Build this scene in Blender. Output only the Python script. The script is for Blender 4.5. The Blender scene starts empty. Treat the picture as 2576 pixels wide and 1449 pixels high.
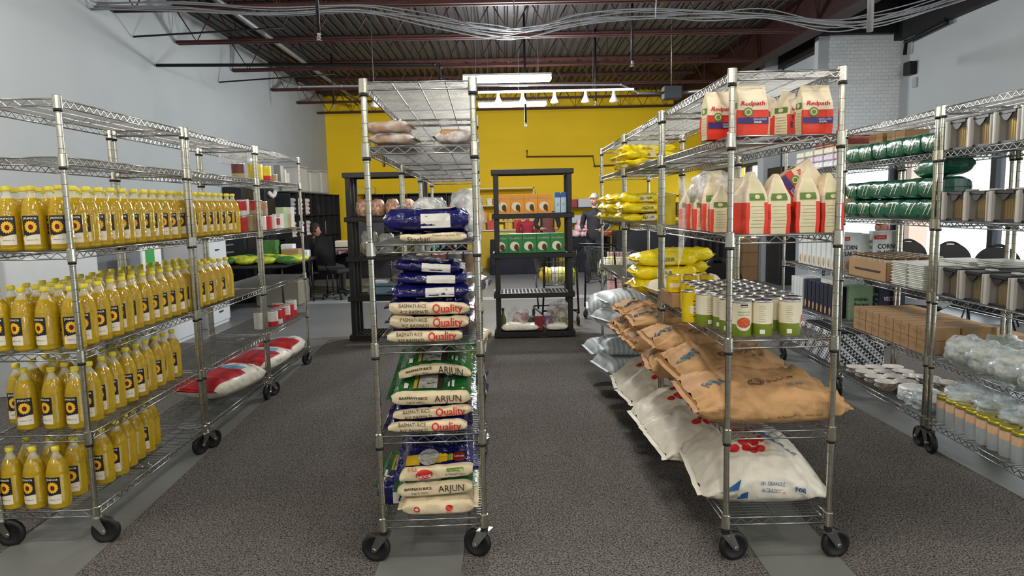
import bpy, bmesh, math, random
from mathutils import Vector, Matrix, noise
PI = math.pi
sc = bpy.context.scene
COL = sc.collection
rnd = random.Random(7)

# ------------------------------------------------------------------ camera
def cam_axes(yaw, pitch, roll):
    cy, sy = math.cos(yaw), math.sin(yaw); cp, sp = math.cos(pitch), math.sin(pitch)
    cr, sr = math.cos(roll), math.sin(roll)
    fwd = Vector((sy*cp, cy*cp, -sp)); right = Vector((cy, -sy, 0)); up = right.cross(fwd)
    return cr*right + sr*up, -sr*right + cr*up, fwd
r_, u_, w_ = cam_axes(0.0074, 0.1163, -0.0215)
cam = bpy.data.objects.new('camera', bpy.data.cameras.new('camera')); COL.objects.link(cam)
cam.matrix_world = Matrix(((r_.x, u_.x, -w_.x, 0), (r_.y, u_.y, -w_.y, 0), (r_.z, u_.z, -w_.z, 1.497), (0, 0, 0, 1)))
cam.data.sensor_width = 36; cam.data.lens = 1747.9/2576*36; cam.data.clip_start = .02
sc.camera = cam
# ------------------------------------------------------------------ world, exposure, lamps
sc.view_settings.view_transform = 'Standard'; sc.view_settings.look = 'None'
sc.view_settings.gamma = 1; sc.view_settings.exposure = 0.85
try:
    sc.cycles.use_denoising = True; sc.cycles.denoiser = 'OPENIMAGEDENOISE'
    sc.cycles.max_bounces = 10; sc.cycles.transparent_max_bounces = 24
    sc.cycles.transmission_bounces = 8; sc.cycles.glossy_bounces = 4; sc.cycles.diffuse_bounces = 5
    sc.cycles.caustics_reflective = False; sc.cycles.caustics_refractive = False
    sc.cycles.sample_clamp_indirect = 6
except Exception: pass
wd = bpy.data.worlds.new('world'); sc.world = wd; wd.use_nodes = True
nt = wd.node_tree; nt.nodes.clear()
wo = nt.nodes.new('ShaderNodeOutputWorld'); bg = nt.nodes.new('ShaderNodeBackground')
bg.inputs[0].default_value = (.86, .95, 1, 1); bg.inputs[1].default_value = 1.6
nt.links.new(bg.outputs[0], wo.inputs[0])

def area(name, loc, size, power, col=(1, 1, 1), rot=(0, 0, 0), portal=False):
    l = bpy.data.lights.new(name, 'AREA'); l.shape = 'RECTANGLE'; l.size, l.size_y = size
    l.energy = power; l.color = col
    if portal:
        l.cycles.is_portal = True
    o = bpy.data.objects.new(name, l); COL.objects.link(o); o.location = loc; o.rotation_euler = rot
    return o
XL, XR, YB, YF, ZC = -4.6, 6.1, -5.0, 18.4, 4.42     # room: left wall, window wall, behind, far wall, roof deck
XJ_ = 5.15
area('window_daylight', (XR+.15, 3.1, 1.2), (2.2, 15.5), 1, rot=(0, PI/2, 0), portal=True)
area('window_daylight', (XJ_+.15, 15.9, 1.2), (2.2, 5.0), 1, rot=(0, PI/2, 0), portal=True)
# unseen strip lamps: rows behind the viewer inferred, rows ahead added as fill light: (x, y, z, length-wise along x)
UNSEEN_LAMPS = [(x, y, 3.45) for y in (-3.2, -.4, 2.4, 5.2) for x in (-2.9, .4, 3.9)]
def lamp(p, power, col=(1, .94, .85), r=.16):
    l = bpy.data.lights.new('strip_lamp_light', 'POINT'); l.energy = power; l.color = col; l.shadow_soft_size = r
    o = bpy.data.objects.new('strip_lamp_light', l); COL.objects.link(o); o.location = (p[0], p[1], p[2]-.2)
for p in UNSEEN_LAMPS:
    lamp(p, {-3.2: 45, -.4: 60, 2.4: 32, 5.2: 44}[p[1]])
lamp((.13, 8.6, 3.06), 140, (.95, .98, 1)); lamp((.2, 11.9, 3.2), 250, (.97, .98, 1))

# ------------------------------------------------------------------ materials
MATS = {}
def mat(name, col, rough=.6, metal=0, noise_amt=0, nscale=20, bump=0, bscale=60, spec=.5, trans=0, ior=1.45,
        alpha=1, emit=None, estr=0, col2=None, coat=0, stretch=None):
    if name in MATS: return MATS[name]
    m = bpy.data.materials.new(name); m.use_nodes = True; n = m.node_tree.nodes; L = m.node_tree.links
    b = n['Principled BSDF']
    b.inputs['Base Color'].default_value = (*col, 1); b.inputs['Roughness'].default_value = rough
    b.inputs['Metallic'].default_value = metal; b.inputs['Specular IOR Level'].default_value = spec
    b.inputs['Transmission Weight'].default_value = trans; b.inputs['IOR'].default_value = ior
    b.inputs['Alpha'].default_value = alpha; b.inputs['Coat Weight'].default_value = coat
    if emit:
        b.inputs['Emission Color'].default_value = (*emit, 1); b.inputs['Emission Strength'].default_value = estr
    tc = n.new('ShaderNodeTexCoord'); src = tc.outputs['Object']
    if stretch:
        mp = n.new('ShaderNodeMapping'); mp.inputs['Scale'].default_value = stretch
        L.new(src, mp.inputs[0]); src = mp.outputs[0]
    if noise_amt or col2:
        t = n.new('ShaderNodeTexNoise'); t.inputs['Scale'].default_value = nscale; t.inputs['Detail'].default_value = 4
        L.new(src, t.inputs['Vector'])
        cr = n.new('ShaderNodeValToRGB'); L.new(t.outputs['Fac'], cr.inputs[0]); L.new(cr.outputs[0], b.inputs['Base Color'])
        k = noise_amt
        a = tuple(c*(1-k) for c in col); c2 = col2 if col2 else tuple(min(1, c*(1+k)) for c in col)
        cr.color_ramp.elements[0].color = (*a, 1); cr.color_ramp.elements[0].position = .3
        cr.color_ramp.elements[1].color = (*c2, 1); cr.color_ramp.elements[1].position = .7
    if bump:
        t2 = n.new('ShaderNodeTexNoise'); t2.inputs['Scale'].default_value = bscale; t2.inputs['Detail'].default_value = 3
        L.new(src, t2.inputs['Vector'])
        bp = n.new('ShaderNodeBump'); bp.inputs['Strength'].default_value = min(1, bump); bp.inputs['Distance'].default_value = .01 if bump < .55 else .022
        L.new(t2.outputs['Fac'], bp.inputs['Height']); L.new(bp.outputs[0], b.inputs['Normal'])
    MATS[name] = m
    return m
def see_through(name, col, clear, rough=.08, bump=0, bscale=40):
    """thin clear film or glass: part transparent, part glossy"""
    if name in MATS: return MATS[name]
    m = bpy.data.materials.new(name); m.use_nodes = True; n = m.node_tree.nodes; L = m.node_tree.links
    b = n['Principled BSDF']; b.inputs['Base Color'].default_value = (*col, 1); b.inputs['Roughness'].default_value = rough
    o = n['Material Output']; t = n.new('ShaderNodeBsdfTransparent'); mx = n.new('ShaderNodeMixShader')
    mx.inputs[0].default_value = 1-clear
    L.new(t.outputs[0], mx.inputs[1]); L.new(b.outputs[0], mx.inputs[2]); L.new(mx.outputs[0], o.inputs[0])
    if bump:
        t2 = n.new('ShaderNodeTexNoise'); t2.inputs['Scale'].default_value = bscale
        tc = n.new('ShaderNodeTexCoord'); L.new(tc.outputs['Object'], t2.inputs['Vector'])
        bp = n.new('ShaderNodeBump'); bp.inputs['Strength'].default_value = bump; bp.inputs['Distance'].default_value = .02
        L.new(t2.outputs['Fac'], bp.inputs['Height']); L.new(bp.outputs[0], b.inputs['Normal'])
        # crumpled film is clearer in some places than others
        cr = n.new('ShaderNodeMapRange'); cr.inputs[1].default_value = .35; cr.inputs[2].default_value = .65
        cr.inputs[3].default_value = max(0, 1-clear-.22); cr.inputs[4].default_value = min(1, 1-clear+.25)
        L.new(t2.outputs['Fac'], cr.inputs[0]); L.new(cr.outputs[0], mx.inputs[0])
    MATS[name] = m
    return m
def C(r, g, b):   # 0-255 display colour to linear
    return tuple((c/255/12.92 if c <= 10 else ((c/255+.055)/1.055)**2.4) for c in (r, g, b))

# ------------------------------------------------------------------ mesh builder
class MB:
    def __init__(s): s.v = []; s.f = []; s.mi = []; s.sm = []; s.mats = []
    def m(s, mt):
        if mt not in s.mats: s.mats.append(mt)
        return s.mats.index(mt)
    def add(s, vs, fs, mt, smooth=False, X=None):
        k = len(s.v); i = s.m(mt)
        s.v += [tuple(X @ Vector(p)) for p in vs] if X else [tuple(p) for p in vs]
        for f in fs: s.f.append(tuple(k+j for j in f)); s.mi.append(i); s.sm.append(smooth)
    def box(s, x0, x1, y0, y1, z0, z1, mt, X=None, bev=0):
        if bev:
            return s.rbox(x0, x1, y0, y1, z0, z1, mt, bev, X)
        v = [(x0, y0, z0), (x1, y0, z0), (x1, y1, z0), (x0, y1, z0), (x0, y0, z1), (x1, y0, z1), (x1, y1, z1), (x0, y1, z1)]
        s.add(v, [(0, 3, 2, 1), (4, 5, 6, 7), (0, 1, 5, 4), (1, 2, 6, 5), (2, 3, 7, 6), (3, 0, 4, 7)], mt, False, X)
    def rbox(s, x0, x1, y0, y1, z0, z1, mt, b, X=None):
        """box with chamfered edges"""
        v = []; xs = (x0, x1); ys = (y0, y1); zs = (z0, z1); idx = {}
        for i in (0, 1):
            for j in (0, 1):
                for k in (0, 1):
                    sx = b if i == 0 else -b; sy = b if j == 0 else -b; sz = b if k == 0 else -b
                    for a, p in enumerate(((xs[i], ys[j]+sy, zs[k]+sz), (xs[i]+sx, ys[j], zs[k]+sz), (xs[i]+sx, ys[j]+sy, zs[k]))):
                        idx[i, j, k, a] = len(v); v.append(p)
        f = []
        for i in (0, 1): q = [idx[i, 0, 0, 0], idx[i, 1, 0, 0], idx[i, 1, 1, 0], idx[i, 0, 1, 0]]; f.append(q if i else q[::-1])
        for j in (0, 1): q = [idx[0, j, 0, 1], idx[1, j, 0, 1], idx[1, j, 1, 1], idx[0, j, 1, 1]]; f.append(q[::-1] if j else q)
        for k in (0, 1): q = [idx[0, 0, k, 2], idx[1, 0, k, 2], idx[1, 1, k, 2], idx[0, 1, k, 2]]; f.append(q if k else q[::-1])
        for j in (0, 1):
            for k in (0, 1):
                q = [idx[0, j, k, 1], idx[1, j, k, 1], idx[1, j, k, 2], idx[0, j, k, 2]]; f.append(q if j == k else q[::-1])
        for i in (0, 1):
            for k in (0, 1):
                q = [idx[i, 0, k, 0], idx[i, 1, k, 0], idx[i, 1, k, 2], idx[i, 0, k, 2]]; f.append(q[::-1] if i == k else q)
        for i in (0, 1):
            for j in (0, 1):
                q = [idx[i, j, 0, 0], idx[i, j, 1, 0], idx[i, j, 1, 1], idx[i, j, 0, 1]]; f.append(q if i == j else q[::-1])
        for i in (0, 1):
            for j in (0, 1):
                for k in (0, 1):
                    q = [idx[i, j, k, a] for a in range(3)]; f.append(q if (i+j+k) % 2 else q[::-1])
        s.add(v, f, mt, False, X)
    def tube(s, pts, r, mt, n=6, caps=True, X=None):
        P = [Vector(p) for p in pts]; vs = []; fs = []; prev = None
        rr = r if isinstance(r, (list, tuple)) else [r]*len(P)
        for i, p in enumerate(P):
            d = (P[min(i+1, len(P)-1)]-P[max(i-1, 0)])
            d = d.normalized() if d.length > 1e-9 else Vector((0, 0, 1))
            if prev is None:
                a = Vector((0, 0, 1)) if abs(d.z) < .9 else Vector((1, 0, 0))
            else: a = prev
            u = (a-d*a.dot(d)).normalized(); w = d.cross(u); prev = u
            for k in range(n):
                t = 2*PI*(k+.5)/n; vs.append(p+(u*math.cos(t)+w*math.sin(t))*rr[i])
        for i in range(len(P)-1):
            for k in range(n):
                a = i*n+k; b = i*n+(k+1) % n; fs.append((a, b, b+n, a+n))
        if caps:
            fs.append(tuple(range(n))[::-1]); fs.append(tuple((len(P)-1)*n+k for k in range(n)))
        s.add(vs, fs, mt, n > 4, X)
    def lathe(s, prof, mt, n=16, X=None, mats=None, smooth=True):
        """prof: (r, z) from bottom to top"""
        vs = []; 
        for r, z in prof:
            for k in range(n): t = 2*PI*k/n; vs.append((r*math.cos(t), r*math.sin(t), z))
        base = len(s.v); s.v += [tuple(X @ Vector(p)) for p in vs] if X else vs
        for i in range(len(prof)-1):
            mi = s.m(mats[i] if mats else mt)
            for k in range(n):
                a = i*n+k; b = i*n+(k+1) % n
                s.f.append((base+a, base+b, base+b+n, base+a+n)); s.mi.append(mi); s.sm.append(smooth)
        if prof[0][0] > 1e-5: s.f.append(tuple(base+k for k in range(n))[::-1]); s.mi.append(s.m(mats[0] if mats else mt)); s.sm.append(False)
        if prof[-1][0] > 1e-5: s.f.append(tuple(base+(len(prof)-1)*n+k for k in range(n))); s.mi.append(s.m(mats[-1] if mats else mt)); s.sm.append(False)
    def ball(s, c, r, mt, n=10, m=6, X=None):
        rx, ry, rz = r if isinstance(r, (tuple, list)) else (r, r, r); vs = []; fs = []
        for i in range(m+1):
            a = -PI/2+PI*i/m
            for k in range(n):
                t = 2*PI*k/n; vs.append((c[0]+rx*math.cos(a)*math.cos(t), c[1]+ry*math.cos(a)*math.sin(t), c[2]+rz*math.sin(a)))
        for i in range(m):
            for k in range(n): a = i*n+k; b = i*n+(k+1) % n; fs.append((a, b, b+n, a+n))
        s.add(vs, fs, mt, True, X)
    def grid(s, fn, nu, nv, mt, smooth=True, mf=None, closeu=False):
        """fn(i/nu, j/nv) -> point"""
        base = len(s.v); cu = nu if closeu else nu+1
        for i in range(cu):
            for j in range(nv+1): s.v.append(tuple(fn(i/nu, j/nv)))
        for i in range(nu):
            for j in range(nv):
                a = base+i*(nv+1)+j; b = base+((i+1) % cu)*(nv+1)+j
                s.f.append((a, b, b+1, a+1)); s.mi.append(s.m(mf((i+.5)/nu, (j+.5)/nv) if mf else mt)); s.sm.append(smooth)
    def mesh(s, name):
        me = bpy.data.meshes.new(name); me.from_pydata(s.v, [], s.f)
        for m_ in s.mats: me.materials.append(m_)
        me.polygons.foreach_set('material_index', s.mi); me.polygons.foreach_set('use_smooth', s.sm); me.update()
        return me
    def build(s, name, parent=None, loc=None, rz=None, rot=None):
        return link(name, s.mesh(name), parent, loc, rz, rot)
def link(name, data, parent=None, loc=None, rz=None, rot=None):
    o = bpy.data.objects.new(name, data); COL.objects.link(o)
    if parent: o.parent = parent
    if loc is not None: o.location = loc
    if rz is not None: o.rotation_euler = (0, 0, rz)
    if rot is not None: o.rotation_euler = rot
    return o
def thing(o, label, cat, group=None, kind=None):
    o['label'] = label; o['category'] = cat
    if group: o['group'] = group
    if kind: o['kind'] = kind
    return o
def empty(name, loc, rz=0, rot=None):
    o = link(name, None, None, loc, rz, rot); o.empty_display_size = .1
    return o
def copy_tree(o, parent=None):
    c = o.copy(); COL.objects.link(c); c.parent = parent
    for ch in KIDS(o): copy_tree(ch, c)
    return c
def KIDS(o): return [x for x in o.children]
def struct(o): o['kind'] = 'structure'; return o

# text as flat triangles in a unit frame: returns verts (x, y), faces, width
_T = {}
def text2d(body):
    if body in _T: return _T[body]
    cu = bpy.data.curves.new('t', 'FONT'); cu.body = body; cu.size = 1; cu.resolution_u = 2
    cu.align_x = 'CENTER'; cu.align_y = 'CENTER'
    o = bpy.data.objects.new('t', cu); COL.objects.link(o)
    dg = bpy.context.evaluated_depsgraph_get(); me = o.evaluated_get(dg).to_mesh()
    bm = bmesh.new(); bm.from_mesh(me)
    w_ = (max(v.co.x for v in bm.verts)) if bm.verts else 1
    cuts = [((0, c, 0), (0, 1, 0)) for c in (-.25, -.08, .08, .25)]+[((c*.28, 0, 0), (1, 0, 0)) for c in range(-int(w_/.28), int(w_/.28)+1)]
    for co, no in cuts: bmesh.ops.bisect_plane(bm, geom=bm.verts[:]+bm.edges[:]+bm.faces[:], plane_co=co, plane_no=no)
    vs = [(v.co.x, v.co.y) for v in bm.verts]; bm.verts.index_update(); fs = [tuple(v.index for v in f.verts) for f in bm.faces]; bm.free()
    o.evaluated_get(dg).to_mesh_clear(); bpy.data.objects.remove(o); bpy.data.curves.remove(cu)
    w = (max(v[0] for v in vs)-min(v[0] for v in vs)) if vs else 1
    _T[body] = (vs, fs, w); return _T[body]
def text_on(mb, body, fn, cx, cy, size, mt, width=None, bold=0, shear=0, ang=0):
    """fn(x, y)->3d point on the thing's surface; text centred at cx, cy"""
    vs, fs, w = text2d(body); sx = size
    if width: sx = width/w
    ca, sa = math.cos(ang), math.sin(ang)
    for b in ((0,) if not bold else (-bold, bold)):
        pts = []
        for x, y in vs:
            X_ = (x+shear*y)*sx+b; Y_ = y*size
            pts.append(fn(cx+X_*ca-Y_*sa, cy+X_*sa+Y_*ca))
        mb.add(pts, fs, mt)
def poly_on(mb, pts, fn, mt, close_center=True):
    """a filled outline laid on a surface as a fan"""
    cx = sum(p[0] for p in pts)/len(pts); cy = sum(p[1] for p in pts)/len(pts)
    n = len(pts); R = 3; vs = [fn(cx, cy)]
    for k in range(1, R+1): vs += [fn(cx+(p[0]-cx)*k/R, cy+(p[1]-cy)*k/R) for p in pts]
    fs = [(0, 1+i, 1+(i+1) % n) for i in range(n)]
    for k in range(R-1): fs += [(1+k*n+i, 1+k*n+(i+1) % n, 1+(k+1)*n+(i+1) % n, 1+(k+1)*n+i) for i in range(n)]
    mb.add(vs, fs, mt)
def disc_on(mb, cx, cy, rx, ry, fn, mt, n=14): poly_on(mb, [(cx+rx*math.cos(2*PI*i/n), cy+ry*math.sin(2*PI*i/n)) for i in range(n)], fn, mt)
def rect_on(mb, x0, x1, y0, y1, fn, mt, nx=4, ny=2):
    vs = [fn(x0+(x1-x0)*i/nx, y0+(y1-y0)*j/ny) for i in range(nx+1) for j in range(ny+1)]
    fs = [(i*(ny+1)+j, (i+1)*(ny+1)+j, (i+1)*(ny+1)+j+1, i*(ny+1)+j+1) for i in range(nx) for j in range(ny)]
    mb.add(vs, fs, mt)
ORD = ['first', 'second', 'third', 'fourth', 'fifth', 'sixth', 'seventh', 'eighth', 'ninth', 'tenth', 'eleventh', 'twelfth', 'thirteenth',
       'fourteenth', 'fifteenth', 'sixteenth', 'seventeenth', 'eighteenth', 'nineteenth', 'twentieth', 'twenty-first', 'twenty-second',
       'twenty-third', 'twenty-fourth', 'twenty-fifth', 'twenty-sixth', 'twenty-seventh', 'twenty-eighth']

chrome = mat('chrome', (.35, .35, .34), .3, 1, .15, 14)
postm = mat('post_chrome', (.60, .58, .49), .2, 1, .15, 9, bump=.05, bscale=200)
groove = mat('post_groove', (.16, .15, .13), .5, .8)
blackp = mat('black_plastic', (.012, .012, .013), .45, 0, .2, 30)
rubber = mat('rubber_tyre', (.01, .01, .01), .5, 0, .2, 30)
white = mat('white_plain', (.8, .8, .79), .6, 0, .04, 20)
cream = mat('cream_paper', C(222, 205, 168), .75, 0, .07, 14, bump=.25, bscale=45)
darkm = mat('dark_print', (.012, .012, .014), .6)
redp = mat('red_print', C(205, 45, 35), .6)
# ================================================================== SETTING
def carpet():
    m = bpy.data.materials.new('carpet'); m.use_nodes = True; n = m.node_tree.nodes; L = m.node_tree.links; b = n['Principled BSDF']
    b.inputs['Roughness'].default_value = .95; b.inputs['Specular IOR Level'].default_value = .1
    tc = n.new('ShaderNodeTexCoord')
    t = n.new('ShaderNodeTexNoise'); t.inputs['Scale'].default_value = 140; t.inputs['Detail'].default_value = 3; L.new(tc.outputs['Object'], t.inputs[0])
    cr = n.new('ShaderNodeValToRGB'); e = cr.color_ramp.elements
    e[0].position = .36; e[0].color = (*C(40, 40, 41), 1); e[1].position = .66; e[1].color = (*C(142, 137, 131), 1)
    L.new(t.outputs[0], cr.inputs[0])
    t2 = n.new('ShaderNodeTexNoise'); t2.inputs['Scale'].default_value = 1.1; L.new(tc.outputs['Object'], t2.inputs[0])
    mx = n.new('ShaderNodeMix'); mx.data_type = 'RGBA'; mx.blend_type = 'MULTIPLY'; mx.inputs[0].default_value = 1
    c2 = n.new('ShaderNodeValToRGB'); c2.color_ramp.elements[0].color = (.86, .84, .84, 1); c2.color_ramp.elements[1].color = (1, .97, .93, 1)
    L.new(t2.outputs[0], c2.inputs[0]); L.new(cr.outputs[0], mx.inputs[6]); L.new(c2.outputs[0], mx.inputs[7]); L.new(mx.outputs[2], b.inputs['Base Color'])
    bp = n.new('ShaderNodeBump'); bp.inputs['Strength'].default_value = .5; bp.inputs['Distance'].default_value = .004
    L.new(t.outputs[0], bp.inputs['Height']); L.new(bp.outputs[0], b.inputs['Normal'])
    return m
carpet_m = carpet()
vinyl = mat('grey_vinyl_strip', C(118, 119, 114), .42, 0, .16, 2.2, bump=.06, bscale=30)
tilef = mat('grey_smooth_floor', C(112, 113, 113), .38, 0, .1, 1.3)
b = MB(); b.box(XL, XR, YB, YF, -.1, 0, tilef); struct(b.build('floor'))
b = MB(); b.box(XL, XR+.0, YB, 8.0, 0, .006, carpet_m); struct(b.build('floor'))
def strip(x0a, x1a, ya, x0b, x1b, yb):
    b = MB(); b.add([(x0a, ya, 0), (x1a, ya, 0), (x1b, yb, 0), (x0b, yb, 0), (x0a, ya, .0085), (x1a, ya, .0085), (x1b, yb, .0085), (x0b, yb, .0085)],
                    [(4, 5, 6, 7), (0, 1, 5, 4), (1, 2, 6, 5), (2, 3, 7, 6), (3, 0, 4, 7)], vinyl); struct(b.build('floor'))
strip(-2.2, -1.70, 0, -2.44, -2.08, 8.0)
strip(-.55, -.20, 0, -.60, -.24, 8.0)
strip(1.0, 1.34, 0, 1.09, 1.42, 8.0)
strip(2.62, 3.0, 0, 2.42, 2.80, 8.0)
# far strips crossing the smooth floor
b = MB(); b.box(XL, XR, 11.2, 11.55, 0, .004, mat('pale_floor_strip', C(150, 152, 152), .4, 0, .1, 3)); struct(b.build('floor'))

wallw = mat('painted_wall', C(168, 173, 175), .8, 0, .03, 1.5, bump=.05, bscale=150)
yell = mat('yellow_wall', C(250, 208, 20), .7, 0, .03, 1.2, bump=.04, bscale=150)
b = MB(); b.box(XL-.2, XL, YB, YF+.2, 0, ZC+.4, wallw); struct(b.build('wall_left'))
b = MB(); b.box(XL, XR+.2, YF, YF+.2, 0, ZC+.4, yell); struct(b.build('wall_far'))
b = MB(); b.box(XL-.2, XR+.2, YB-.2, YB, 0, ZC+.4, wallw); struct(b.build('wall_behind'))
# window wall: solid above the heads, shopfront glazing below
HEAD = 2.3
XJ, YJ = 5.15, 10.9      # beyond YJ the window wall steps inwards to XJ
b = MB(); b.box(XR, XR+.2, YB, YJ+.2, HEAD, ZC+.4, wallw); b.box(XR, XR+.2, YB, -4.5, 0, HEAD, wallw); struct(b.build('wall_right'))
b = MB(); b.box(XJ, XJ+.2, YJ+.16, YF, HEAD, ZC+.4, wallw); b.box(XJ, XJ+.2, YJ+.16, 13.4, 0, HEAD, wallw); struct(b.build('wall_right_far'))
brick = bpy.data.materials.new('white_painted_brick'); brick.use_nodes = True
n = brick.node_tree.nodes; L = brick.node_tree.links; tb = n.new('ShaderNodeTexBrick'); tc = n.new('ShaderNodeTexCoord')
mp = n.new('ShaderNodeMapping'); mp.inputs['Rotation'].default_value = (PI/2, 0, 0); mp.inputs['Scale'].default_value = (1, 1, 1)
L.new(tc.outputs['Object'], mp.inputs[0]); L.new(mp.outputs[0], tb.inputs[0]); tb.inputs['Scale'].default_value = 4.6
tb.inputs['Color1'].default_value = (*C(212, 216, 218), 1); tb.inputs['Color2'].default_value = (*C(204, 208, 210), 1); tb.inputs['Mortar'].default_value = (*C(168, 172, 175), 1)
tb.inputs['Mortar Size'].default_value = .012; L.new(tb.outputs[0], n['Principled BSDF'].inputs['Base Color']); n['Principled BSDF'].inputs['Roughness'].default_value = .7
bp = n.new('ShaderNodeBump'); bp.inputs['Strength'].default_value = .4; bp.inputs['Distance'].default_value = .01; bp.invert = True
L.new(tb.outputs['Fac'], bp.inputs['Height']); L.new(bp.outputs[0], n['Principled BSDF'].inputs['Normal'])
b = MB(); b.box(5.0, XR, YJ, YJ+.15, HEAD, 3.98, brick); b.box(4.84, 5.0, YJ+.02, YJ+.15, 0, 3.98, wallw); b.box(5.0, XR, YJ+.02, YJ+.15, 3.98, ZC+.1, wallw); struct(b.build('wall_pier'))
# shopfront windows
frame_m = mat('dark_window_frame', C(38, 40, 46), .4, .3)
glass = see_through('window_glass', (.9, .95, 1), .93, .02)
ys = [-4.5, -2.9, -1.3, .3, 1.9, 3.5, 5.1, 6.9, 8.75, 10.9]
def windows(ys, n0, X0):
    for i in range(len(ys)-1):
        y0, y1 = ys[i], ys[i+1]
        b = MB(); w = .05
        b.box(X0+.02, X0+.14, y0, y0+w, 0, HEAD, frame_m); b.box(X0+.02, X0+.14, y1-w, y1, 0, HEAD, frame_m)
        b.box(X0+.02, X0+.14, y0+w, y1-w, 0, .12, frame_m); b.box(X0+.02, X0+.14, y0+w, y1-w, HEAD-.06, HEAD, frame_m)
        o = struct(b.build('window_%d' % (n0+i)))
        g = MB(); g.box(X0+.075, X0+.083, y0+w, y1-w, .12, HEAD-.06, glass); g.build('pane', o)
windows(ys, 1, XR)
windows([13.4, 15.0, 16.6, 18.4], 11, XJ)
b = MB(); w = .05
for x0_, x1_ in ((5.0, 5.0+w), (XR-w, XR+.1)): b.box(x0_, x1_, YJ+.03, YJ+.13, 0, HEAD, frame_m)
b.box(5.0, XR, YJ+.03, YJ+.13, 0, .12, frame_m); b.box(5.0, XR, YJ+.03, YJ+.13, HEAD-.06, HEAD, frame_m); o = struct(b.build('window_10'))
g = MB(); g.box(5.05, XR-.05, YJ+.07, YJ+.078, .12, HEAD-.06, glass); g.build('pane', o)
dsteel = mat('dark_steel_lintel', C(24, 20, 20), .6, .2, .2, 5)
b = MB(); b.box(XJ-.12, XJ-.001, YJ+.2, YF, 3.88, ZC-.001, dsteel); b.box(XR-.12, XR-.001, YB, YJ-.001, 3.88, ZC-.001, dsteel); struct(b.build('trim_1'))
b = MB(); b.box(4.6, XR-.13, YJ-.1, YJ-.002, 3.985, ZC-.001, dsteel); struct(b.build('trim_2'))
# outside: snowy pavement
b = MB(); b.box(XJ+.2, XR+.2, YJ+.16, 45, -.15, -.05, mat('snowy_pavement', (.8, .83, .86), .8, 0, .05, 2)); b.box(XR+.2, 40, -25, 45, -.15, -.05, mat('snowy_pavement', (.8, .83, .86), .8, 0, .05, 2)); o = b.build('outdoor_ground'); struct(o)
b = MB(); b.box(7.1, 7.42, 12.2, 12.6, -.05, 4.5, mat('peach_column', C(232, 190, 165), .7, 0, .05, 3)); struct(b.build('wall_outdoor_pillar'))
# roof deck: corrugated steel, ribs running towards the far wall
deck = mat('roof_deck_steel', C(54, 54, 57), .5, .35, .12, 3)
b = MB(); x = XL; vs = []; p = .152
prof = []
while x < XR+.1:
    prof += [(x, 0), (x+.085, 0), (x+.105, .04), (x+.132, .04)]; x += p
for (x, z) in prof: vs += [(x, YB, ZC+z), (x, YF, ZC+z)]
b.add(vs, [(2*i, 2*i+1, 2*i+3, 2*i+2) for i in range(len(prof)-1)], deck)
b.box(XL, XR, YB, YF, ZC+.08, ZC+.2, deck); struct(b.build('ceiling'))
# open-web joists, each its own thing
joist_m = mat('red_oxide_steel', C(70, 38, 36), .6, .2, .25, 6)
def joist_mesh(x0, x1):
    b = MB(); zt, zb = ZC-.012, 3.88
    for dy in (-.03, .03):
        s = 1 if dy > 0 else -1
        b.box(x0, x1, min(dy, dy+s*.045), max(dy, dy+s*.045), zt-.008, zt, joist_m); b.box(x0, x1, dy-.004, dy+.004, zt-.05, zt, joist_m)
        b.box(x0, x1, min(dy, dy+s*.04), max(dy, dy+s*.04), zb, zb+.006, joist_m); b.box(x0, x1, dy-.004, dy+.004, zb, zb+.045, joist_m)
    b2 = MB(); n = int((x1-x0)/.55); st = (x1-x0)/n
    for i in range(n):
        a = x0+i*st; b2.tube([(a, 0, zt-.03), (a+st/2, 0, zb+.025), (a+st, 0, zt-.03)], .011, joist_m, 5)
        if i % 2: b2.tube([(a+st/2, 0, zb+.02), (a+st/2, 0, zt-.02)], .008, joist_m, 4)
    return b.mesh('chord'), b2.mesh('web')
jc, jw = joist_mesh(XL+.02, 4.3)
jl = ['nearest roof joist, red steel, above the front racks', 'second roof joist from the front, red steel', 'red roof joist crossing above the cable bundle',
      'red open-web roof joist just behind the cable bundle', 'red roof joist over the middle of the room', 'red roof joist above the hanging strip lights',
      'red roof joist next to the far strip light', 'red roof joist above the track spotlights', 'second red roof joist from the yellow wall', 'last roof joist against the yellow wall']
jy = [1.0, 3.0, 5.0, 6.7, 8.55, 10.2, 12.2, 14.2, 15.9, 17.6]
for y, lb in zip(jy, jl):
    e = empty('roof_joist', (0, y, 0)); thing(e, lb, 'roof joist', 'open-web joists under the roof deck')
    link('chord', jc, e); link('web', jw, e)
gird = mat('dark_red_girder', C(40, 14, 14), .55, .2, .2, 4)
b = MB(); b.box(4.3, 4.56, YB+.02, YF-.02, 3.86, 3.88, gird); b.box(4.42, 4.44, YB+.02, YF-.02, 3.88, ZC-.03, gird); b.box(4.3, 4.56, YB+.02, YF-.02, ZC-.03, ZC-.01, gird)
thing(b.build('steel_girder'), 'deep dark red steel girder running along the right under the roof', 'girder')
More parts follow.
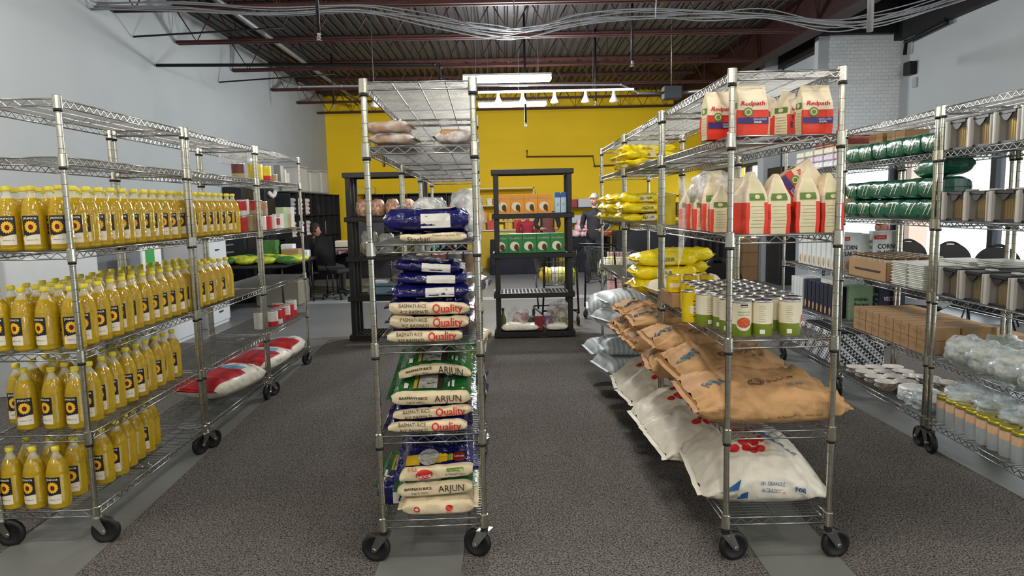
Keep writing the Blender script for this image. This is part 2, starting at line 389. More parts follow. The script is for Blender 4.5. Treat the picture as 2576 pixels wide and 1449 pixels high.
#@@STRUCT_END
# ================================================================== WIRE SHELVING
SW, SL = .43, 1.19          # post centres across and along
def shelf_mesh():
    b = MB(); w0, w1, l0, l1 = .0, SW, .0, SL
    r = .0034
    for z in (-.003, -.033):
        for a, c in (((w0, l0), (w1, l0)), ((w1, l0), (w1, l1)), ((w1, l1), (w0, l1)), ((w0, l1), (w0, l0))):
            b.tube([(a[0], a[1], z), (c[0], c[1], z)], .0036, chrome, 6)
    def zig(p, q, n):
        pts = []
        for i in range(2*n+1):
            t = i/(2*n); z = -.006 if i % 2 == 0 else -.030
            pts.append((p[0]+(q[0]-p[0])*t, p[1]+(q[1]-p[1])*t, z))
        b.tube(pts, .0024, chrome, 4)
    zig((w0, l0), (w1, l0), 7); zig((w0, l1), (w1, l1), 7); zig((w0, l0), (w0, l1), 20); zig((w1, l0), (w1, l1), 20)
    n = 46
    for i in range(1, n): y = l0+(l1-l0)*i/n; b.tube([(w0, y, 0), (w1, y, 0)], .0021, chrome, 4, caps=False)
    for x in (SW*.25, SW*.5, SW*.75):
        b.tube([(x, l0, -.005), (x, l1, -.005)], .003, chrome, 4)
    y = SL*.5
    zz = [(w0+(w1-w0)*i/16, y, -.006 if i % 2 == 0 else -.030) for i in range(17)]; b.tube(zz, .0024, chrome, 4); b.tube([(w0, y, -.033), (w1, y, -.033)], .0034, chrome, 4)
    for x in (w0, w1):
        for yy in (l0, l1):
            b.lathe([(.0175, -.046), (.0195, -.044), (.018, .010), (.016, .012)], postm, 14, Matrix.Translation((x, yy, 0)), smooth=False)
    return b.mesh('wire_shelf')
def post_mesh():
    b = MB(); pr = [(.0, .0)]; z = 0; H = 1.875; pr = [(.0125, 0)]
    k = .0254*1
    z = k
    while z < H-.03:
        pr += [(.0125, z-.0011), (.0125, z+.0011)]; z += 2*k
    pr += [(.0125, H-.002), (.011, H)]
    b.lathe(pr, postm, 12, mats=[(groove if i % 2 else postm) for i in range(len(pr)-1)]); return b.mesh('post')
def ring_mesh():
    b = MB(); b.lathe([(.0155, -.008), (.0172, -.008), (.0172, .006), (.0155, .006)], blackp, 10); return b.mesh('split_sleeve')
def caster_meshes():
    f = MB()
    f.lathe([(.011, -.005), (.011, .012)], chrome, 8); f.box(-.03, .03, -.026, .026, -.012, -.006, chrome); f.lathe([(.024, -.022), (.028, -.018), (.028, -.012)], chrome, 12)
    for s in (-1, 1):
        x = s*.024
        f.add([(x, -.026, -.012), (x, .024, -.012), (x, .048, -.066), (x, .040, -.083), (x, .026, -.080), (x+s*.003, -.026, -.012), (x+s*.003, .024, -.012), (x+s*.003, .048, -.066), (x+s*.003, .040, -.083), (x+s*.003, .026, -.080)],
              [(0, 1, 2, 3, 4), (9, 8, 7, 6, 5), (0, 5, 6, 1), (1, 6, 7, 2), (2, 7, 8, 3), (3, 8, 9, 4), (4, 9, 5, 0)], chrome)
    X = Matrix.Translation((0, .036, -.071)) @ Matrix.Rotation(PI/2, 4, 'Y')
    f.lathe([(.008, -.034), (.008, .034)], chrome, 8, X)
    w = MB(); w.lathe([(.010, -.016), (.040, -.012), (.044, -.016), (.058, -.014), (.0625, -.008), (.0625, .008), (.058, .014), (.044, .016), (.040, .012), (.010, .016)], rubber, 24, X)
    return f.mesh('caster_fork'), w.mesh('wheel')
M_SH, M_PO, M_RI = shelf_mesh(), post_mesh(), ring_mesh(); M_FK, M_WH = caster_meshes()
def wire_unit(loc, rz, zs, label, group, casters=(0, 0, 0, 0)):
    e = empty('wire_shelving_unit', (loc[0], loc[1], 0), rz); thing(e, label, 'shelving unit', group)
    for z in zs: link('wire_shelf', M_SH, e, (0, 0, z))
    k = 0
    for x in (0, SW):
        for y in (0, SL):
            p = link('post', M_PO, e, (x, y, .135))
            for z in zs: link('split_sleeve', M_RI, p, (0, 0, z-.05-.135 if z > .19 else .006))
            c = link('caster', M_FK, e, (x, y, .135), casters[k]); link('wheel', M_WH, c); k += 1
    return e
ZR = [2.0, 1.755, 1.365, .94, .56, .19]
ZL = [2.0, 1.755, 1.345, .895, .52, .165]
RK = {'R': (.8925, 2.7616, 0.0, ZR), 'C': (-.5486, 2.8225, .034, [2.0, 1.75, 1.355, .94, .555, .185]), 'L': (-2.3317, 3.0492, .0162, ZL), 'F': (2.4814, 4.0251, -.0459, ZR)}
def W(k, u, v, z):
    x, y, a, _ = RK[k]; return Vector((x+u*math.cos(a)-v*math.sin(a), y+u*math.sin(a)+v*math.cos(a), z))
P_ = SL+.055
nm = {'L': 'left', 'C': 'centre', 'R': 'right', 'F': 'window-side'}
cont = {'L0': 'chrome wire rack of the left row nearest the viewer, full of oil bottles', 'L1': 'middle chrome wire rack of the left row, oil bottles on its upper shelves',
        'L2': 'farthest chrome wire rack of the left row, with tins and boxes',
        'C0': 'nearest chrome wire rack of the centre row, stacked with rice sacks', 'C1': 'second chrome wire rack of the centre row, behind the rice sacks', 'C2': 'last chrome wire rack of the centre row, by the black plastic shelves',
        'R0': 'nearest chrome wire rack of the right row with sugar bags and cans', 'R1': 'middle chrome wire rack of the right row with brown flour sacks', 'R2': 'farthest chrome wire rack of the right row with yellow bags',
        'F-1': 'chrome wire rack at the right edge holding clear bins', 'F0': 'middle chrome wire rack of the window-side row with green packs', 'F1': 'farthest chrome wire rack of the window-side row with cereal boxes'}
cs = {'L0': (-1.5, 3.5, -1.45, 2.8), 'C0': (1.35, 3.5, 1.1, 2.7), 'R0': (-1.4, 3.6, -1.4, 2.8)}
for k in 'LCRF':
    for i in ((-1, 0, 1) if k == 'F' else (0, 1, 2)):
        p = W(k, 0, i*P_, 0); c = cs.get('%s%d' % (k, i), (rnd.uniform(-.5, .5), PI+rnd.uniform(-.5, .5), rnd.uniform(-.5, .5), PI+rnd.uniform(-.5, .5)))
        wire_unit(p, RK[k][2], RK[k][3], cont['%s%d' % (k, i)], '%s row of chrome wire racks' % nm[k], c)
# ================================================================== OIL BOTTLES (left row)
oil = mat('sunflower_oil', C(246, 206, 40), .07, 0, .08, 30, bump=.3, bscale=70, trans=.52, ior=1.33, coat=.6)
pet = see_through('clear_bottle_top', (.93, .88, .62), .55, .06)
capm = mat('yellow_cap', C(240, 222, 70), .45)
lab_k = mat('label_black', (.012, .014, .022), .45); lab_w = mat('label_cream', C(235, 226, 205), .6)
petal = mat('petal_yellow', C(250, 190, 40), .6); seedm = mat('seed_brown', C(100, 30, 15), .6)
def bottle_mesh():
    b = MB(); pr = [(.034, 0), (.046, .006), (.047, .016), (.0455, .022)]
    z = .022
    for i in range(5): pr += [(.048, z+.004), (.0462, z+.008)]; z += .008 if i < 1 else .0255
    pr = [p for p in pr if p[1] < .157]+[(.048, .160), (.0455, .166), (.0468, .172), (.0440, .178), (.0448, .184), (.0412, .191), (.0418, .197), (.0375, .205), (.0372, .212), (.0315, .222), (.0255, .233)]
    mats = [oil]*(len(pr)-1)
    pr += [(.0195, .244), (.0135, .256), (.0135, .270)]; mats += [pet]*3
    b.lathe(pr, oil, 16, mats=mats); return b.mesh('bottle_body')
def cap_mesh():
    b = MB(); b.lathe([(.0165, .266), (.0175, .268), (.0175, .283), (.0155, .287), (.0, .2875)], capm, 14); return b.mesh('cap')
def label_mesh():
    b = MB(); R = .0486
    def fn(x, y, o=0): a = -PI/2+x/R; return ((R+o)*math.cos(a), (R+o)*math.sin(a), y)
    f1 = lambda x, y: fn(x, y, .0004); f2 = lambda x, y: fn(x, y, .0008); f3 = lambda x, y: fn(x, y, .0012)
    rect_on(b, -.034, .034, .030, .078, fn, lab_w, 10, 1); rect_on(b, -.034, .034, .074, .155, fn, lab_k, 10, 2)
    b.add([f1(-.034+.0068*i, .064+.0014*i) for i in range(11)]+[f1(-.034+.0068*i, .079) for i in range(11)], [(i, i+1, 12+i, 11+i) for i in range(10)], lab_k)
    pts = []
    for i in range(32):
        t = 2*PI*i/32; r = 1.0 if i % 2 else .8
        pts.append((.026*r*math.cos(t)+.001, .107+.028*r*math.sin(t)))
    poly_on(b, pts, f2, petal); disc_on(b, .002, .106, .0095, .012, f3, seedm, 12)
    text_on(b, 'yunca', f2, 0, .1455, .017, lab_w, width=.052, bold=.0006)
    text_on(b, 'Sunflower Oil', f1, .002, .050, .008, darkm, width=.044)
    disc_on(b, -.024, .066, .006, .006, f2, petal, 8)
    return b.mesh('label')
M_BO, M_CA, M_LA = bottle_mesh(), cap_mesh(), label_mesh()
def bottle(p, rz, label, group):
    o = link('oil_bottle', M_BO, None, p, rz); thing(o, label, 'bottle', group)
    link('cap', M_CA, o); link('label', M_LA, o)
    return o
colname = ['wall-side', 'inner wall-side', 'inner aisle-side', 'aisle-side']
def fill(zi, us, n, group, where, v0=.06, skip=()):
    for c, u in enumerate(us):
        for r in range(n):
            if (c, r) in skip: continue
            v = v0+r*.1075+rnd.uniform(-.004, .004)
            if SL-.04 < v % P_ < SL+.04+.06 and v > 1: v += .02
            p = W('L', u+rnd.uniform(-.004, .004), v, ZL[zi]+.003)
            bottle(p, RK['L'][2]+rnd.uniform(-.35, .35)+(.15 if c == 3 else 0),
                   'oil bottle %s, %s row, %s from near end' % (where, colname[c], ORD[r]), group)
U4 = (.035, .145, .255, .365)
fill(2, U4, 20, 'oil bottles on the shoulder-high shelf of the left row', 'on the top bottle shelf', .05)
fill(3, U4, 18, 'oil bottles on the waist-high shelf of the left row', 'on the second bottle shelf', .07)
sk5 = {(0, 0), (1, 1), (0, 5), (1, 6), (0, 8), (1, 9), (2, 8), (0, 9), (2, 3), (1, 4), (0, 7)}
fill(4, (-.0, .10, .225, .335), 10, 'oil bottles on the knee-high shelf of the left row', 'on the third bottle shelf', .10, sk5)
q = [(.035, .05), (.143, .045), (.25, .04), (.245, .18), (.30, .32), (.315, .425), (.29, .65), (.27, .87), (.02, .19), (.13, .19), (.20, .30), (.10, .33), (.20, .44), (.19, .55), (.30, .54), (.19, .76), (.29, .76)]
wl = ['front row, nearest the picture edge', 'front row, middle one', 'front row, right one', 'just behind the front row by the rack post',
      'first right of the near post', 'second right of the near post', 'fourth along the aisle edge', 'last one of the shelf, beside the empty wires',
      'second row, left one', 'second row, middle one', 'third row, right one', 'third row, left one', 'fourth row, inner side', 'fifth row, inner side', 'third along the aisle edge', 'next to last, inner side', 'next to last along the aisle']
for (u, v), t in zip(q, wl):
    bottle(W('L', u, v, ZL[5]+.003), rnd.uniform(-.3, .1), 'oil bottle on the lowest left shelf, '+t, 'oil bottles on the lowest shelf of the left row')

# ================================================================== SACKS
def spow(c, e): return math.copysign(abs(c)**e, c)
def sack(Lx, D, T, seed, mfn, e1=.55, e2=.6, wr=.006, endk=6, pinch=.10, sag=None, nu=40, nv=30, dpinch=.06, crease=.004):
    """a filled sack lying down: long side along x, thickness up. mfn(t, s) -> material; returns builder and surface function"""
    def S(s, t, off=0):
        a = max(pinch, (max(0, 1-abs(s)**endk))**.55); d = 1-dpinch*abs(s)**3
        c, z = math.cos(t), math.sin(t)
        y = (D/2+off)*d*spow(c, e1); h = (T/2+off)*a*spow(z, e2)
        x = s*Lx/2
        q = Vector((x*9+seed*3.1, y*9, h*9)); n1 = noise.noise(q); n2 = noise.noise(q*2.7)
        rd = 1-abs(noise.noise(Vector((x*7+seed, y*16+h*9, seed*2))))*2; rd2 = 1-abs(noise.noise(Vector((x*15, y*7+seed, h*12+seed))))*2
        k = (wr*(n1+.5*n2)+crease*(max(0, rd)**4*(.4+abs(s)**2)-max(0, rd2)**5*.6))*(1 if z > -.2 else .25)
        ends = wr*1.0*noise.noise(Vector((y*30+seed, seed, 0)))*(abs(s)**8)
        p = Vector((x+ends, y+k*spow(c, 1), T/2+h+k*z))
        if sag: p = sag(p)
        return p
    b = MB()
    b.grid(lambda u, v: S(-1+2*v, 2*PI*u), nu, nv, None, True, lambda u, v: mfn(2*PI*u, -1+2*v), closeu=True)
    # flat end seams
    for sgn in (-1, 1):
        def E(u, v, sgn=sgn):
            p = S(sgn, PI*u); q_ = S(sgn, -PI*u); m_ = (p+q_)/2; m_.x += sgn*.022*v; 
            return m_+Vector((0, 0, .0035 if v < .5 else .001))
        b.grid(E, 12, 1, mfn(PI/2, sgn), False)
        b.grid(lambda u, v, sgn=sgn: (S(sgn, PI*u)*(1-v)+S(sgn, -PI*u)*v), 12, 1, mfn(PI/2, sgn), False)
    def front(x, h, off=.0035):
        c = max(-1, min(1, 2*h/T)); z = spow(c, 1/e2); t = PI-math.asin(max(-1, min(1, z)))
        return S(x/(Lx/2), t, off)
    def top(x, y, off=.005):
        c = max(-1, min(1, 2*y/D)); c = spow(c, 1/e1); return S(x/(Lx/2), math.acos(max(-1, min(1, c))), off)
    return b, front, top
navy = mat('navy_plastic', C(20, 21, 88), .25, 0, .4, 9, bump=.8, bscale=18, coat=.4)
greenp = mat('green_plastic', C(26, 96, 42), .3, 0, .3, 8, bump=.7, bscale=18, coat=.3)
goldp = mat('gold_print', C(196, 160, 40), .4, 0, .15, 10)
graywin = mat('rice_window', C(178, 176, 168), .5, 0, .3, 60)
whitep = mat('white_print', C(235, 232, 222), .5)
inkk = mat('brown_black_ink', C(52, 36, 24), .7)
def gus(side, back, w=.85):
    return lambda t, s: side if abs(((t-PI+PI) % (2*PI))-PI) < w and abs(s) < .97 else back
def rice(kind, x, y, z, rz, label, Lx=.29, D=.40, T=.062, seed=0, tilt=0, arch=0, roll=0, name='rice_sack'):
    back = {'q': navy, 'a': greenp, 'n': navy, 'g': greenp, 'b': navy, 'p': cream, 's': navy}[kind]
    side = navy if kind == 'b' else cream
    kx, ky = min(1, Lx/.31), D/.40
    sag = (lambda p: Vector((p.x, p.y, p.z+arch*(1-(2*p.x/Lx)**2)))) if arch else None
    b, F, Tp0 = sack(Lx, D, T, seed, gus(side, back), sag=sag, wr=.007, e1=.4, e2=.5, pinch=.38, endk=10, dpinch=.03, crease=.011)
    Tp = lambda x, y, off=.0045: Tp0(x*kx, y*ky, off+.001)
    if kind == 'q':
        text_on(b, 'Quality', F, Lx*.23, .001, .044, redp, width=Lx*.37, bold=.0008)
        text_on(b, 'BASMATI RICE', F, -Lx*.20, .011, .018, inkk, width=Lx*.34)
        text_on(b, 'RIZ BASMATI', F, -Lx*.18, -.011, .018, inkk, width=Lx*.34)
        rect_on(b, -.06, .05, -D*.32, D*.1, Tp, graywin, 5, 5); text_on(b, '20 LB', Tp, .10, -D*.3, .03, whitep)
    if kind in ('a', 'g'):
        text_on(b, 'ARJUN', F, Lx*.22, .001, .038, inkk, width=Lx*.34)
        text_on(b, 'BASMATI RICE', F, -Lx*.22, .009, .014, inkk, width=Lx*.36, bold=.0007); text_on(b, 'NET WT', F, -Lx*.2, -.009, .010, inkk, width=Lx*.22)
        rect_on(b, -.055, .025, -D*.44, D*.2, Tp, graywin, 5, 6); rect_on(b, -.075, -.06, -D*.44, D*.2, Tp, goldp, 1, 6); rect_on(b, .028, .052, -D*.44, D*.2, Tp, inkk, 1, 6)
        for i in range(14):
            cx, cy = rnd.uniform(-.045, .018), rnd.uniform(-D*.42, D*.1); disc_on(b, cx, cy, .007, .0025, lambda a, c: Tp(a, c, 0.0057), darkm, 6)
        rect_on(b, -.115, -.098, -D*.42, -D*.28, Tp, whitep, 1, 2); rect_on(b, .07, .078, -D*.4, -D*.22, Tp, whitep, 1, 2); rect_on(b, .086, .097, -D*.4, -D*.22, Tp, whitep, 1, 2)
    if kind == 'n':
        disc_on(b, -Lx*.17, .004, .036, .021, F, redp, 18); text_on(b, 'NOOR', lambda a, c: F(a, c, .0048), -Lx*.17, -.004, .019, whitep, width=.058, bold=.0006)
        rect_on(b, Lx*.14, Lx*.37, .006, .021, F, mat('leaf_print', C(110, 150, 40), .5), 4, 1); text_on(b, 'Extra Long', lambda a, c: F(a, c, .0048), Lx*.26, .013, .012, whitep, width=Lx*.2)
        text_on(b, 'BASMATI RICE', F, Lx*.26, -.008, .012, inkk, width=Lx*.28)
        yel = mat('gold_band', C(205, 165, 35), .35, 0, .2, 12)
        b.add([Tp(*p) for p in ((-.13, -.17), (-.07, -.17), (-.07, -.08), (-.13, -.08))], [(0, 1, 2, 3)], yel)
        for i in range(6):
            x0 = -.03+i*.025; w0 = .05-i*.006; rect_on(b, x0, x0+.026, -.12-w0, -.12+w0*.6, Tp, yel, 1, 4)
        disc_on(b, -.035, -.11, .045, .065, lambda a, c: Tp(a, c, 0.0065), graywin, 20)
        for i in range(16): disc_on(b, -.035+rnd.uniform(-.03, .03), -.11+rnd.uniform(-.045, .045), .003, .002, lambda a, c: Tp(a, c, 0.0080), darkm, 5)
        disc_on(b, .098, -.13, .028, .04, lambda a, c: Tp(a, c, 0.0065), mat('maroon_seal', C(120, 28, 22), .5), 12); text_on(b, 'NOOR', lambda a, c: Tp(a, c, 0.0080), .098, -.13, .02, whitep, width=.042)
        rect_on(b, .048, .062, -.15, -.10, Tp, mat('leaf_print', C(110, 150, 40), .5), 1, 2); text_on(b, 'RICE', Tp, -.1, -.19, .02, redp)
    if kind == 's':
        text_on(b, 'Sharbati', F, -Lx*.22, -.006, .026, inkk, width=Lx*.34); text_on(b, 'Premium Long Grain Rice', F, Lx*.2, .008, .012, inkk, width=Lx*.42)
        text_on(b, 'RIZ', F, -Lx*.22, .014, .010, mat('gold_ink', C(170, 110, 40), .6))
    if kind == 'b':
        rect_on(b, -.02, .10, -D*.42, -D*.05, Tp, whitep, 6, 4); rect_on(b, -.045, .125, -D*.40, -D*.15, lambda a, c: Tp(a, c, 0.0043), mat('blue_mid', C(40, 60, 160), .4), 6, 3)
        rect_on(b, -.02, .10, -T*.30, T*.28, F, whitep, 6, 2)
        text_on(b, 'BASMATI', Tp, -.09, -D*.3, .03, whitep, width=.07, bold=.001)
    if kind == 'p':
        disc_on(b, -Lx*.30, .002, .014, .012, F, redp, 12); disc_on(b, Lx*.16, .004, .016, .012, F, redp, 12); disc_on(b, -Lx*.30, .002, .008, .006, lambda a, c: F(a, c, .0048), whitep, 10)
        text_on(b, 'RICE', F, Lx*.16, -.013, .012, redp)
    o = b.build(name, None, (x, y, z), None, (roll, tilt, rz))
    thing(o, label, 'rice sack', 'rice sacks on the centre rack'); return o
def CW(u, v, z): p = W('C', u, v, z); return p.x, p.y, p.z
def put(kind, u, dv, z, label, **k):
    D = k.get('D', .40); x, y, zz = CW(u, dv+D/2, z); return rice(kind, x, y, zz, RK['C'][2]+k.pop('a', 0), label, **k)
z0 = .188
put('p', .235, .00, z0, 'plain cream rice sack with small red badges, bottom of the lowest centre shelf', seed=1, Lx=.30, T=.080, name='rice_sack')
put('a', .225, .015, z0+.080, 'cream and green ARJUN rice sack under the NOOR sack', seed=2, Lx=.32, T=.075, tilt=-.04)
put('n', .235, .01, z0+.180, 'NOOR rice sack with navy and gold face, topmost on the lowest centre shelf', seed=3, Lx=.31, T=.078, tilt=-.07, D=.36, roll=.16)
put('g', .05, .22, z0, 'green rice sack lying at the left behind the ARJUN sack', seed=4, Lx=.20, T=.1)
put('b', .05, .12, z0, 'navy plastic sack crumpled at the left post of the lowest centre shelf', seed=5, Lx=.14, D=.2, T=.11)
z0 = .557
put('q', .205, .0, z0, 'Quality basmati sack at the bottom of the second lowest centre shelf', seed=6, Lx=.33, T=.056, tilt=.0)
put('q', .225, .01, z0+.057, 'Quality basmati sack directly under the ARJUN sack, end bent up', seed=7, Lx=.33, T=.056, tilt=-.05)
put('a', .22, .015, z0+.134, 'cream-sided ARJUN sack with green face, third in its stack', seed=8, Lx=.33, T=.072, D=.36, roll=.14)
put('g', .235, .10, z0+.222, 'arched green ARJUN sack on top of the green stack', seed=9, Lx=.31, T=.055, arch=.03, D=.34, roll=.16)
z0 = .942
put('q', .205, -.0, z0, 'Quality basmati sack, lowest of the middle shelf pile', seed=10, Lx=.31, T=.055)
put('q', .225, .01, z0+.056, 'Quality basmati sack, second in the middle shelf pile', seed=11, Lx=.325, T=.058, tilt=.015)
put('q', .225, .0, z0+.114, 'Quality basmati sack, third in the middle shelf pile under the navy ones', seed=12, Lx=.33, T=.062, tilt=.02)
put('b', .23, .05, z0+.178, 'navy rice sack with grey window lying on the Quality sacks', seed=13, Lx=.32, T=.06, D=.36)
put('b', .235, .06, z0+.236, 'shiny navy rice sack second from the top of the middle pile', seed=14, Lx=.29, T=.052, D=.34, tilt=.03)
put('b', .215, .07, z0+.286, 'topmost crumpled navy rice sack of the middle pile', seed=15, Lx=.27, T=.05, D=.34, tilt=.08)
z0 = 1.357
put('s', .255, .0, z0, 'tan Sharbati rice sack under the large navy sack', seed=16, Lx=.27, T=.045)
put('b', .225, .01, z0+.046, 'large navy rice sack with white panel on the upper centre shelf', seed=17, Lx=.345, T=.09, D=.36)
# things on the centre racks behind
brownbag = mat('brown_sugar', C(176, 134, 92), .7, 0, .25, 30, bump=.3)
film = see_through('clear_film', (.92, .93, .93), .50, .18, bump=.7, bscale=22)
film2 = see_through('clear_film_thin', (.9, .91, .9), .72, .15, bump=.6, bscale=14)
def pillow_bag(name, loc, Lx, D, T, mt, seed, rz=0, tilt=0, wr=.008, pinch=.1, filmm=None, roll=0):
    b, F, Tp = sack(Lx, D, T, seed, lambda t, s: mt, wr=wr, pinch=pinch, nu=28, nv=22)
    o = b.build(name, None, loc, None, (roll, tilt, rz))
    if filmm:
        b2, _, _ = sack(Lx*1.14, D*1.1, T*1.08, seed+.5, lambda t, s: filmm, wr=wr*1.4, pinch=pinch, nu=28, nv=22); b2.build('wrapper', o, (0, 0, -.001))
    return o
x, y, z = CW(.10, .12, 1.755); thing(pillow_bag('brown_sugar_bag', (x, y, z), .155, .2, .045, brownbag, 20, filmm=film2), 'brown grain in a clear bag, upper left of the centre rack, lower of two', 'bag', 'bags of brown grain')
x, y, z = CW(.085, .12, 1.803); thing(pillow_bag('brown_sugar_bag', (x, y, z), .155, .2, .048, brownbag, 21, filmm=film2, tilt=-.06), 'brown grain in a clear bag, upper left of the centre rack, upper of two', 'bag', 'bags of brown grain')
x, y, z = CW(.35, .12, 1.755); thing(pillow_bag('grain_bag', (x, y, z), .13, .18, .06, brownbag, 22, filmm=film), 'crinkly clear bag with a little brown grain at the upper right of the centre rack', 'bag')
def bundle(name, loc, sx, sy, sz, mt, seed, rz=0, amp=.16, n=22, m=16, flat=.0):
    """a crumpled upright plastic bundle sitting on its base"""
    b = MB()
    def fn(u, v):
        t = 2*PI*u; a = PI*v; r = math.sin(a)**.6 if 0 < v < 1 else 0
        d = Vector((math.cos(t)*r, math.sin(t)*r, -math.cos(a)))
        k = 1+amp*noise.noise(d*2.2+Vector((seed, 0, 0)))+amp*.7*noise.noise(d*6+Vector((0, seed, 0)))
        return Vector((d.x*k*sx/2, d.y*k*sy/2, max(0, (d.z*k+.93)*sz/2)))
    b.grid(fn, n, m, mt, True, closeu=True); return b.build(name, None, loc, rz)
x, y, z = CW(.20, .62, 1.357); thing(bundle('clear_bag', (x, y, z), .19, .3, .2, film, 3), 'crumpled clear plastic bag behind the navy sack, left one', 'plastic bag')
x, y, z = CW(.38, .58, 1.357); thing(bundle('clear_bag', (x, y, z), .17, .3, .235, film, 5), 'taller crumpled clear plastic bag behind the navy sack, by the right post', 'plastic bag')
tincan = mat('tin_rim', (.6, .6, .6), .3, 1)
def tin(name, r, h, body, loc, label, group, lower=None, split=.35, rz=0, cat='can'):
    b = MB(); mats = [tincan, body if not lower else lower, body, tincan, tincan, tincan]
    b.lathe([(r*.97, 0), (r, .004), (r, h*split), (r, h-.006), (r*1.0, h-.002), (r*.93, h-.001), (0, h-.004)], tincan, 18, mats=[tincan, lower or body, body, tincan, tincan, tincan])
    o = b.build(name, None, loc, rz); thing(o, label, cat, group); return o
ctin = [mat('pink_red_label', C(176, 92, 80), .5, 0, .4, 25), mat('grey_green_label', C(128, 136, 122), .5, 0, .3, 30), mat('tan_label', C(165, 140, 110), .5, 0, .4, 25)]
for i in range(4):
    for j in range(2):
        x, y, z = CW(.16+.078*i, .62+.09*j, .943)
        for k in range(3):
            tin('food_can', .036, .11, ctin[(i+j+k) % 3], (x, y, z+k*.112), 'can behind the navy sacks, %s level, %s from left, %s' % (('bottom', 'middle', 'top')[k], ORD[i], ('front', 'back')[j]), 'cans behind the navy rice sacks')
# the second centre rack: sacks sticking out to the right
x, y, z = CW(.30, 1.9, .557); rice('g', x, y, z, RK['C'][2]+1.45, 'green rice sack jutting out to the right of the second centre rack', seed=30, Lx=.52, D=.34, T=.085)
x, y, z = CW(.28, 1.88, .645); rice('g', x, y, z, RK['C'][2]+1.6, 'green sack on top of the jutting one on the second centre rack', seed=31, Lx=.42, D=.32, T=.07)
x, y, z = CW(.27, 1.75, .188); rice('b', x, y, z, RK['C'][2]+1.5, 'navy sack on the lowest shelf of the second centre rack', seed=32, Lx=.5, D=.36, T=.1)
x, y, z = CW(.27, 1.75, .29); rice('b', x, y, z, RK['C'][2]+1.5, 'upper navy sack on the lowest shelf of the second centre rack', seed=33, Lx=.5, D=.36, T=.1)
x, y, z = CW(.3, 1.8, .943); rice('b', x, y, z, RK['C'][2]+1.4, 'navy sack on the middle shelf of the second centre rack', seed=34, Lx=.45, D=.34, T=.09)

# ================================================================== RIGHT ROW
redpk = mat('red_packet', C(226, 62, 40), .45, 0, .06, 12, bump=.2, bscale=20); purp = mat('purple_band', C(62, 50, 112), .45)
cpaper = mat('sugar_paper', C(236, 220, 190), .7, 0, .05, 15, bump=.35, bscale=40)
olive = mat('olive_seal', C(96, 128, 50), .5); cpaper2 = mat('sugar_side_paper', C(226, 216, 176), .7, 0, .06, 14, bump=.3, bscale=40)
def sugar_bag(face, w=.118, d=.078, h=.125, hf=.075, seed=0, crush=.0, top='fold'):
    """paper bag standing up: body box, then folded or gathered top. Front (-y) is the printed face; sides are cream panels"""
    b = MB(); H = h+hf
    def fn(u, v):
        # u around: 4 sides subdivided, v up
        k = u*4; side = int(k) % 4; f = k-int(k)
        cs = [(-1, -1), (1, -1), (1, 1), (-1, 1)]; a, c = cs[side], cs[(side+1) % 4]
        x = (a[0]+(c[0]-a[0])*f)*w/2; y = (a[1]+(c[1]-a[1])*f)*d/2; z = v*H
        bul = 1+.05*math.sin(PI*min(1, z/h)); x *= bul; y *= bul
        if z > h:
            q_ = (z-h)/hf
            if top == 'fold': y *= (1-.92*q_); x *= (1-.05*q_)
            else: y *= (1-.85*q_); x *= (1-.62*q_)+.1*noise.noise(Vector((seed, z*30, 0)))
        n_ = noise.noise(Vector((x*24+seed*7, y*24, z*24)))*(.003+.006*(z > h)); return Vector((x*(1+n_*6), y*(1+n_*8)+n_, z+crush*x))
    def mf(u, v):
        k = int(u*4) % 4; z = v*H
        if k in (0, 2) : return redpk if z < h*.80 else cpaper
        fu = u*4-int(u*4)
        return cpaper2 if .12 < fu < .88 else (redpk if z < h*.8 else cpaper)
    b.grid(fn, 24, 16, None, False, mf, closeu=True)
    b.add([fn(i/24, 1) for i in range(24)], [tuple(range(24))], cpaper)
    def F(x, z, off=.0018): p = fn(.125+(x/w)*.25, max(0, min(1, z/H))); return Vector((p.x, p.y-off, p.z))
    def Sd(y, z, off=.0018): p = fn(.875-(y/d)*.25 if False else .375+(y/d)*.25, max(0, min(1, z/H))); return Vector((p.x+off, p.y, p.z))
    def Sl(y, z, off=.0018): p = fn(.875-(y/d)*.25, max(0, min(1, z/H))); return Vector((p.x-off, p.y, p.z))
    rect_on(b, -w*.49, w*.49, h*.36, h*.56, F, purp, 6, 2)
    text_on(b, 'Redpath', F, 0, h*.99, .026, redp, width=w*.78, bold=.0008, shear=.2)
    text_on(b, 'GRANULATED', lambda a, c: F(a, c, .003), w*.22, h*.49, .011, whitep, width=w*.42); text_on(b, 'SUGAR', lambda a, c: F(a, c, .003), w*.15, h*.41, .011, whitep, width=w*.24, bold=.0004)
    b.add([F(-w*.49, h*.95), F(-w*.25, h*.86), F(w*.25, h*.86), F(w*.49, h*.95), F(w*.49, h*.79), F(-w*.49, h*.79)], [(0, 5, 1), (5, 4, 2, 1), (4, 3, 2)], cpaper)
    disc_on(b, -w*.16, h*.72, .019, .019, lambda a, c: F(a, c, .0028), olive, 16); disc_on(b, -w*.16, h*.72, .013, .013, lambda a, c: F(a, c, .0036), cpaper2, 14); disc_on(b, -w*.16, h*.72, .009, .009, lambda a, c: F(a, c, .0044), olive, 12)
    for SS in (Sd, Sl):
        rect_on(b, -d*.36, d*.36, h*.86, h*1.04, SS, olive, 3, 2); disc_on(b, 0, h*.95, .011, .009, lambda a, c: SS(a, c, .003), cpaper2, 10)
        for i in range(7): rect_on(b, -d*.3, d*(.3-.05*(i % 3)), h*(.16+.09*i), h*(.16+.09*i)+.0015, SS, mat('fine_print', C(150, 145, 110), .7), 2, 1)
    return b.mesh('sugar_bag')
